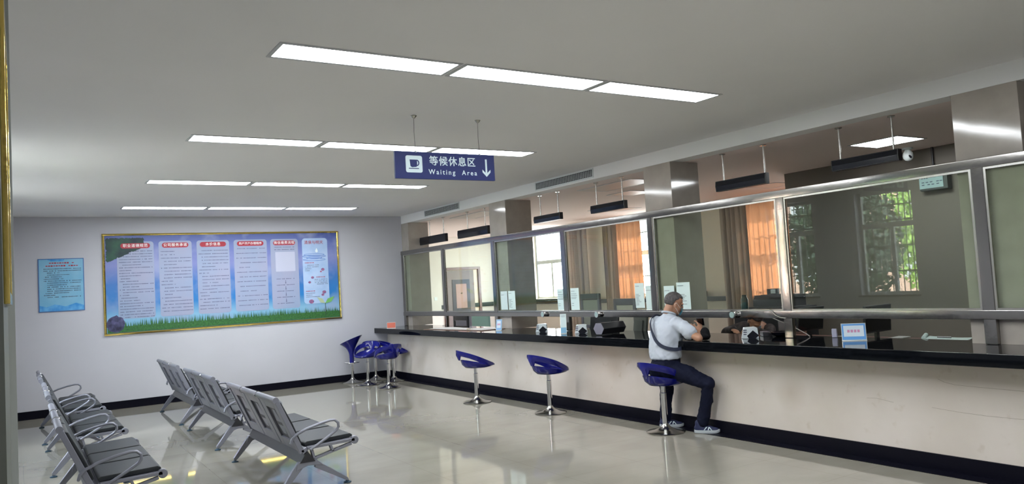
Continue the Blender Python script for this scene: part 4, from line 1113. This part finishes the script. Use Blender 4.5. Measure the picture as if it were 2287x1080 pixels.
# polo shirt
organic('polo_shirt', [torso([((5.975, 6.38, .795), .172, .148), ((5.98, 6.38, .86), .182, .150), ((5.985, 6.38, .96), .185, .148), ((6.005, 6.38, 1.06), .195, .145), ((6.02, 6.38, 1.14), .195, .130), ((6.03, 6.38, 1.195), .170, .108), ((6.04, 6.38, 1.235), .115, .085), ((6.055, 6.376, 1.268), .072, .072), ((6.062, 6.375, 1.285), .066, .066)]),
         limb([shR + Vector((0, .02, -.005)), shR.lerp(elR, .42)], [.074, .074]), limb([shR.lerp(elR, .35), shR.lerp(elR, .60)], [.072, .080]),
         limb([shL + Vector((.02, -.04, -.01)), shL.lerp(elL, .42)], [.078, .074]), limb([shL.lerp(elL, .40), shL.lerp(elL, .72)], [.072, .076])],
        SHIRT, man, voxel=.009, smooth=4, noise_amp=.012, noise_scale=7, folds=.011)
cr_ = []
for k in range(17):
    a = 2 * PI * k / 16
    cr_.append((6.060 + .070 * math.cos(a), 6.374 + .070 * math.sin(a), 1.284 - .024 * math.cos(a)))
mp(MB().tube(cr_[:-1], .0115, 8, closed=True), 'collar', SHIRT, man, smooth=True)
# trousers and belt
organic('trousers', [torso([((5.955, 6.38, .60), .155, .135), ((5.955, 6.38, .68), .170, .150), ((5.97, 6.38, .76), .160, .138), ((5.98, 6.38, .825), .152, .128)]),
         limb([Vector((5.97, 6.29, .675)), Vector((6.06, 6.12, .615)), Vector((6.145, 5.945, .530)), Vector((6.155, 5.99, .36)), Vector((6.145, 6.055, .13))], [.112, .098, .080, .072, .066]),
         limb([Vector((5.98, 6.47, .665)), Vector((6.09, 6.54, .545)), Vector((6.135, 6.57, .43)), Vector((6.135, 6.59, .28)), Vector((6.13, 6.60, .125))], [.11, .095, .078, .070, .066])],
        TROUS, man, voxel=.010, smooth=5, noise_amp=.010, noise_scale=10, folds=.010)
bl = []
for k in range(28):
    t_ = 2 * PI * k / 28; cc, ss = math.cos(t_), math.sin(t_)
    bl.append(Vector((5.979 + .136 * math.copysign(abs(cc) ** .78, cc), 6.38 + .160 * math.copysign(abs(ss) ** .78, ss), 0)))
s = MB(); s.loft([[p + Vector((0, 0, z)) for p in bl] for z in (.790, .822)], cap=False); mp(s, 'belt', DARKPL, man, smooth=True)
# mask with ear loops
def mk(u, v):
    a = (u - .5) * 2.0; z = -.105 + .080 * v
    return HM @ Vector((.030 + .066 * math.cos(a * .85) + .010 * math.sin(PI * v), .070 * math.sin(a), z))
mp(MB().grid(mk, 16, 8), 'face_mask', MASKB, man, smooth=True, fixn=False)
for s_ in (-1, 1):
    lp = MB().tube([HM @ Vector(q) for q in ((.062, s_ * .062, -.032), (.03, s_ * .074, -.008), (.002, s_ * .084, .012), (-.016, s_ * .086, -.002), (-.010, s_ * .084, -.030), (.03, s_ * .078, -.066), (.060, s_ * .062, -.098))], .0015, 6)
    mp(lp, 'ear_loop', WHITE, man, smooth=True)
# shoes
def shoe(heel, ang, name='shoe'):
    F = Matrix.Translation(heel) @ Matrix.Rotation(ang, 4, 'Z')
    ln = .272
    def outline(k, z, grow=1.): 
        pts = []
        for j in range(24):
            t_ = 2 * PI * j / 24; x = .5 - .5 * math.cos(t_); w = .040 + .012 * math.sin(PI * min(1, x * 1.15) - .5) if x < .8 else .046 * math.sqrt(max(0, 1 - ((x - .8) / .2) ** 2) + .02)
            w = .036 + .014 * math.sin(x * PI * .9); w *= (1 - max(0, (x - .82) / .18) ** 2 * .55) * (1 if x > .06 else .7)
            pts.append(F @ Vector((x * ln * grow + (1 - grow) * ln * .4, math.copysign(1, math.sin(t_)) * w * grow * abs(math.sin(t_)) ** .5, z + (max(0, x - .8) ** 2) * .25)))
        return pts
    so = MB().loft([outline(0, .004, .97), outline(0, .012, 1.0), outline(0, .032, 1.0), outline(0, .036, .97)])
    sh = organic('shoe', [ell((.055, 0, .055), (.055, .040, .042), F), ell((.13, 0, .048), (.09, .042, .036), F), ell((.20, 0, .040), (.062, .040, .026), F), limb([F @ Vector((.055, 0, .055)), F @ Vector((.050, 0, .105))], [.040, .038])], SHOE, man, voxel=.006, smooth=4)
    k = so.build('sole', SOLE, sh, smooth=True); 
    st = MB()
    side = -1
    y = side * .0415
    for (x0, x1) in ((.110, .135), (.160, .135), (.160, .185)) if False else ((.105, .132), (.158, .146), (.158, .182)):
        st.add([F @ Vector((x0, y - .0035, .040)), F @ Vector((x0 + .012, y - .0035, .040)), F @ Vector((x1 + .012, y + .0045, .072)), F @ Vector((x1, y + .0045, .072))] if x1 > x0 and x0 < .15 else
               [F @ Vector((x0, y + .0045, .072)), F @ Vector((x0 + .010, y + .0045, .072)), F @ Vector((x1 + .012, y - .0035, .040)), F @ Vector((x1, y - .0035, .040))], [(0, 1, 2, 3)])
    st.build('side_mark', SIGNW, sh, fixn=False)
    return sh
shoe((6.085, 6.135, 0), math.radians(-52))
shoe((6.075, 6.66, 0), math.radians(-48))
# phone in the hands
ph = empty('mobile_phone', (6.230, 6.070, 1.172), 0, 'dark mobile phone held up by the man at the counter', 'phone')
Rp = Matrix.Rotation(math.radians(40), 4, 'Z') @ Matrix.Rotation(math.radians(-52), 4, 'Y')
MB().box(-.006, .004, -.038, .038, -.05, .09, Rp).build('body', mat('phone_case', (.02, .022, .03), .3), ph, bevel=.003)
MB().box(-.0068, -.0062, -.034, .034, -.044, .084, Rp).build('screen', SCREEN, ph)
# crossbody bag: strap over the left shoulder, pouch on the counter edge
bag = empty('crossbody_bag', (6.10, 5.98, ZT), 0, 'black crossbody bag on the counter edge, its navy strap across the man\'s back', 'bag')
bpy.context.view_layer.update()
organic('pouch', [ell((6.165, 5.955, 1.060), (.050, .055, .072)), ell((6.165, 5.955, 1.035), (.056, .062, .045)), ell((6.12, 5.98, 1.035), (.08, .10, .042)), ell((6.06, 6.08, 1.032), (.05, .10, .040))], mat('black_bag_fabric', (.006, .006, .008), .85, spec=.2), bag, voxel=.009, smooth=4)
sp_ = [(6.13, 6.50, 1.13), (6.08, 6.525, 1.23), (6.00, 6.52, 1.262), (5.915, 6.50, 1.235), (5.868, 6.47, 1.16), (5.842, 6.42, 1.08), (5.832, 6.36, 1.00), (5.842, 6.29, .945), (5.885, 6.215, .915), (5.96, 6.165, .905), (6.06, 6.13, .93), (6.12, 6.0, 1.0), (6.13, 5.93, 1.05)]
def strap(pts, w, th):
    pts = [Vector(p) for p in pts]; P = []
    for i in range(len(pts) - 1):
        p0 = pts[max(0, i - 1)]; p1 = pts[i]; p2 = pts[i + 1]; p3 = pts[min(len(pts) - 1, i + 2)]
        for k in range(6):
            t = k / 6; P.append(.5 * ((2 * p1) + (p2 - p0) * t + (2 * p0 - 5 * p1 + 4 * p2 - p3) * t * t + (-p0 + 3 * p1 - 3 * p2 + p3) * t ** 3))
    P.append(pts[-1]); rings = []
    ax_ = Vector((6.0, 6.38, 0))
    for i, p in enumerate(P):
        tg = (P[min(i + 1, len(P) - 1)] - P[max(i - 1, 0)]).normalized(); out = (p - Vector((6.0, 6.38, min(p.z, 1.12)))).normalized(); out = (out - tg * out.dot(tg)).normalized(); sd = tg.cross(out)
        rings.append([p + sd * w + out * th, p - sd * w + out * th, p - sd * w - out * th, p + sd * w - out * th])
    return MB().loft(rings)
mp(strap(sp_, .019, .003), 'strap', NAVY, bag)

# ---- the member of staff bent over behind the glass
wm = empty('person', (7.98, 6.62, 0), 0, 'person in blue mask and dark patterned jacket bent over behind the glass', 'person')
bpy.context.view_layer.update()
HW = frame((7.60, 6.50, 1.095), (-.25, -.55, -.75))
pc = head_pieces(HW) + [limb([HW @ Vector((-.03, 0, -.05)), Vector((7.70, 6.60, 1.0))], [.05, .055]),
      limb([Vector((7.98, 6.62, .58)), Vector((7.86, 6.60, .80)), Vector((7.73, 6.56, .96))], [.14, .14, .12]),
      limb([Vector((7.68, 6.72, .96)), Vector((7.50, 6.86, .93)), Vector((7.38, 6.66, .99))], [.05, .042, .03]), limb([Vector((7.74, 6.38, .96)), Vector((7.57, 6.28, .90)), Vector((7.38, 6.30, .99))], [.05, .042, .03]),
      limb([Vector((7.98, 6.72, .58)), Vector((7.62, 6.74, .56)), Vector((7.62, 6.74, .07))], [.085, .065, .045]), limb([Vector((7.98, 6.52, .58)), Vector((7.62, 6.50, .56)), Vector((7.62, 6.50, .07))], [.085, .065, .045])]
pc += hand(Vector((7.38, 6.66, .99)), (-.5, -.8, -.05), (0, 0, -1), (0, -1, 0), .3) + hand(Vector((7.38, 6.30, .99)), (-.9, .1, .1), (0, 0, -1), (0, 1, 0), .3)
organic('body', pc, SKIN, wm, voxel=.009, smooth=3)
JACK = mat('patterned_jacket', (.014, .010, .013), .8, col2=(.07, .052, .048), vscale=22)
organic('jacket', [limb([Vector((7.98, 6.62, .60)), Vector((7.86, 6.61, .82)), Vector((7.76, 6.60, .96))], [.17, .175, .135]),
      limb([Vector((7.70, 6.76, .99)), Vector((7.50, 6.86, .93)), Vector((7.39, 6.66, .99))], [.085, .085, .05]), limb([Vector((7.76, 6.42, .97)), Vector((7.57, 6.28, .90)), Vector((7.40, 6.30, .99))], [.075, .062, .045])], JACK, wm, voxel=.011, smooth=4)
organic('trousers', [limb([Vector((7.98, 6.72, .58)), Vector((7.62, 6.74, .57)), Vector((7.62, 6.74, .10))], [.10, .08, .06]), limb([Vector((7.98, 6.52, .58)), Vector((7.62, 6.50, .57)), Vector((7.62, 6.50, .10))], [.10, .08, .06])], TROUS, wm, voxel=.012, smooth=3)
organic('shoe', [ell((7.57, 6.74, .04), (.11, .045, .04))], SHOE, wm, voxel=.01, smooth=2); organic('shoe', [ell((7.57, 6.50, .04), (.11, .045, .04))], SHOE, wm, voxel=.01, smooth=2)
hair_cap(HW, 'hair', wm, mat('dark_hair', (.02, .014, .014), .5), nape=-.95, scale=1.08, long=.05)
def mk2(u, v):
    a = (u - .5) * 2.0; return HW @ Vector((.030 + .068 * math.cos(a * .85) + .010 * math.sin(PI * v), .072 * math.sin(a), -.105 + .095 * v))
mp(MB().grid(mk2, 14, 8), 'face_mask', MASKB, wm, smooth=True, fixn=False)

# ---------------------------------------------------------------- outside the windows
struct(MB().box(-45, X_L - .6, -30, 50, -.4, -.3).build('ground_left', ASPH)); struct(MB().box(X_R + .6, 60, -30, 60, -.4, -.3).build('ground_right', ASPH))
def tree(x, y, h, r, n, m, label, seed):
    rr = random.Random(seed); o = empty('tree', (x, y, -.3), 0, label, 'tree', 'trees outside the left windows')
    MB().tube([(0, 0, 0), (.08, .05, h * .4), (0, .1, h * .75)], [.14, .10, .05], 8).build('trunk', BARK, o, smooth=True)
    f = MB()
    for _ in range(n):
        v_ = Vector((rr.gauss(0, 1), rr.gauss(0, 1), rr.gauss(0, 1))).normalized() * (rr.random() ** .45)
        p = Vector((v_.x * r, v_.y * r, h * .62 + v_.z * h * .42)); s_ = rr.uniform(.05, .11)
        a = Vector((rr.gauss(0, 1), rr.gauss(0, 1), rr.gauss(0, 1))).normalized(); b = a.orthogonal().normalized()
        f.add([p + a * s_, p + b * s_ * .6, p - a * s_, p - b * s_ * .6], [(0, 1, 2, 3)])
    f.build('foliage', m, o, fixn=False)
tree(-4.4, 12.15, 4.2, 1.4, 6500, LEAFSH, 'dense tree outside in shade-darkened colour, mirrored left in the glass', 1)
tree(-8.6, 12.35, 5.2, 1.25, 3600, LEAF, 'bright green tree outside, mirrored right in the glass', 2)
tree(-5.5, 6.5, 4.6, 1.9, 3000, LEAF, 'green tree outside the hall windows beside the middle bench', 3)
tree(-5.5, 17.2, 4.6, 1.9, 2500, LEAF, 'green tree outside beyond the far corner', 4)
o = empty('apartment_building', (-30, 24, -.3), 0, 'pink apartment block outside, mirrored small in the glass', 'building')
MB().box(-5, 5, -14, 14, 0, 16).build('wall', BRICKP, o)
for z in range(5):
    for y in range(8):
        MB().box(5, 5.1, -12.6 + y * 3.3, -11.0 + y * 3.3, 1.2 + z * 3, 2.8 + z * 3).build('window', mat('facade_window', (.5, .55, .6), .2), o)
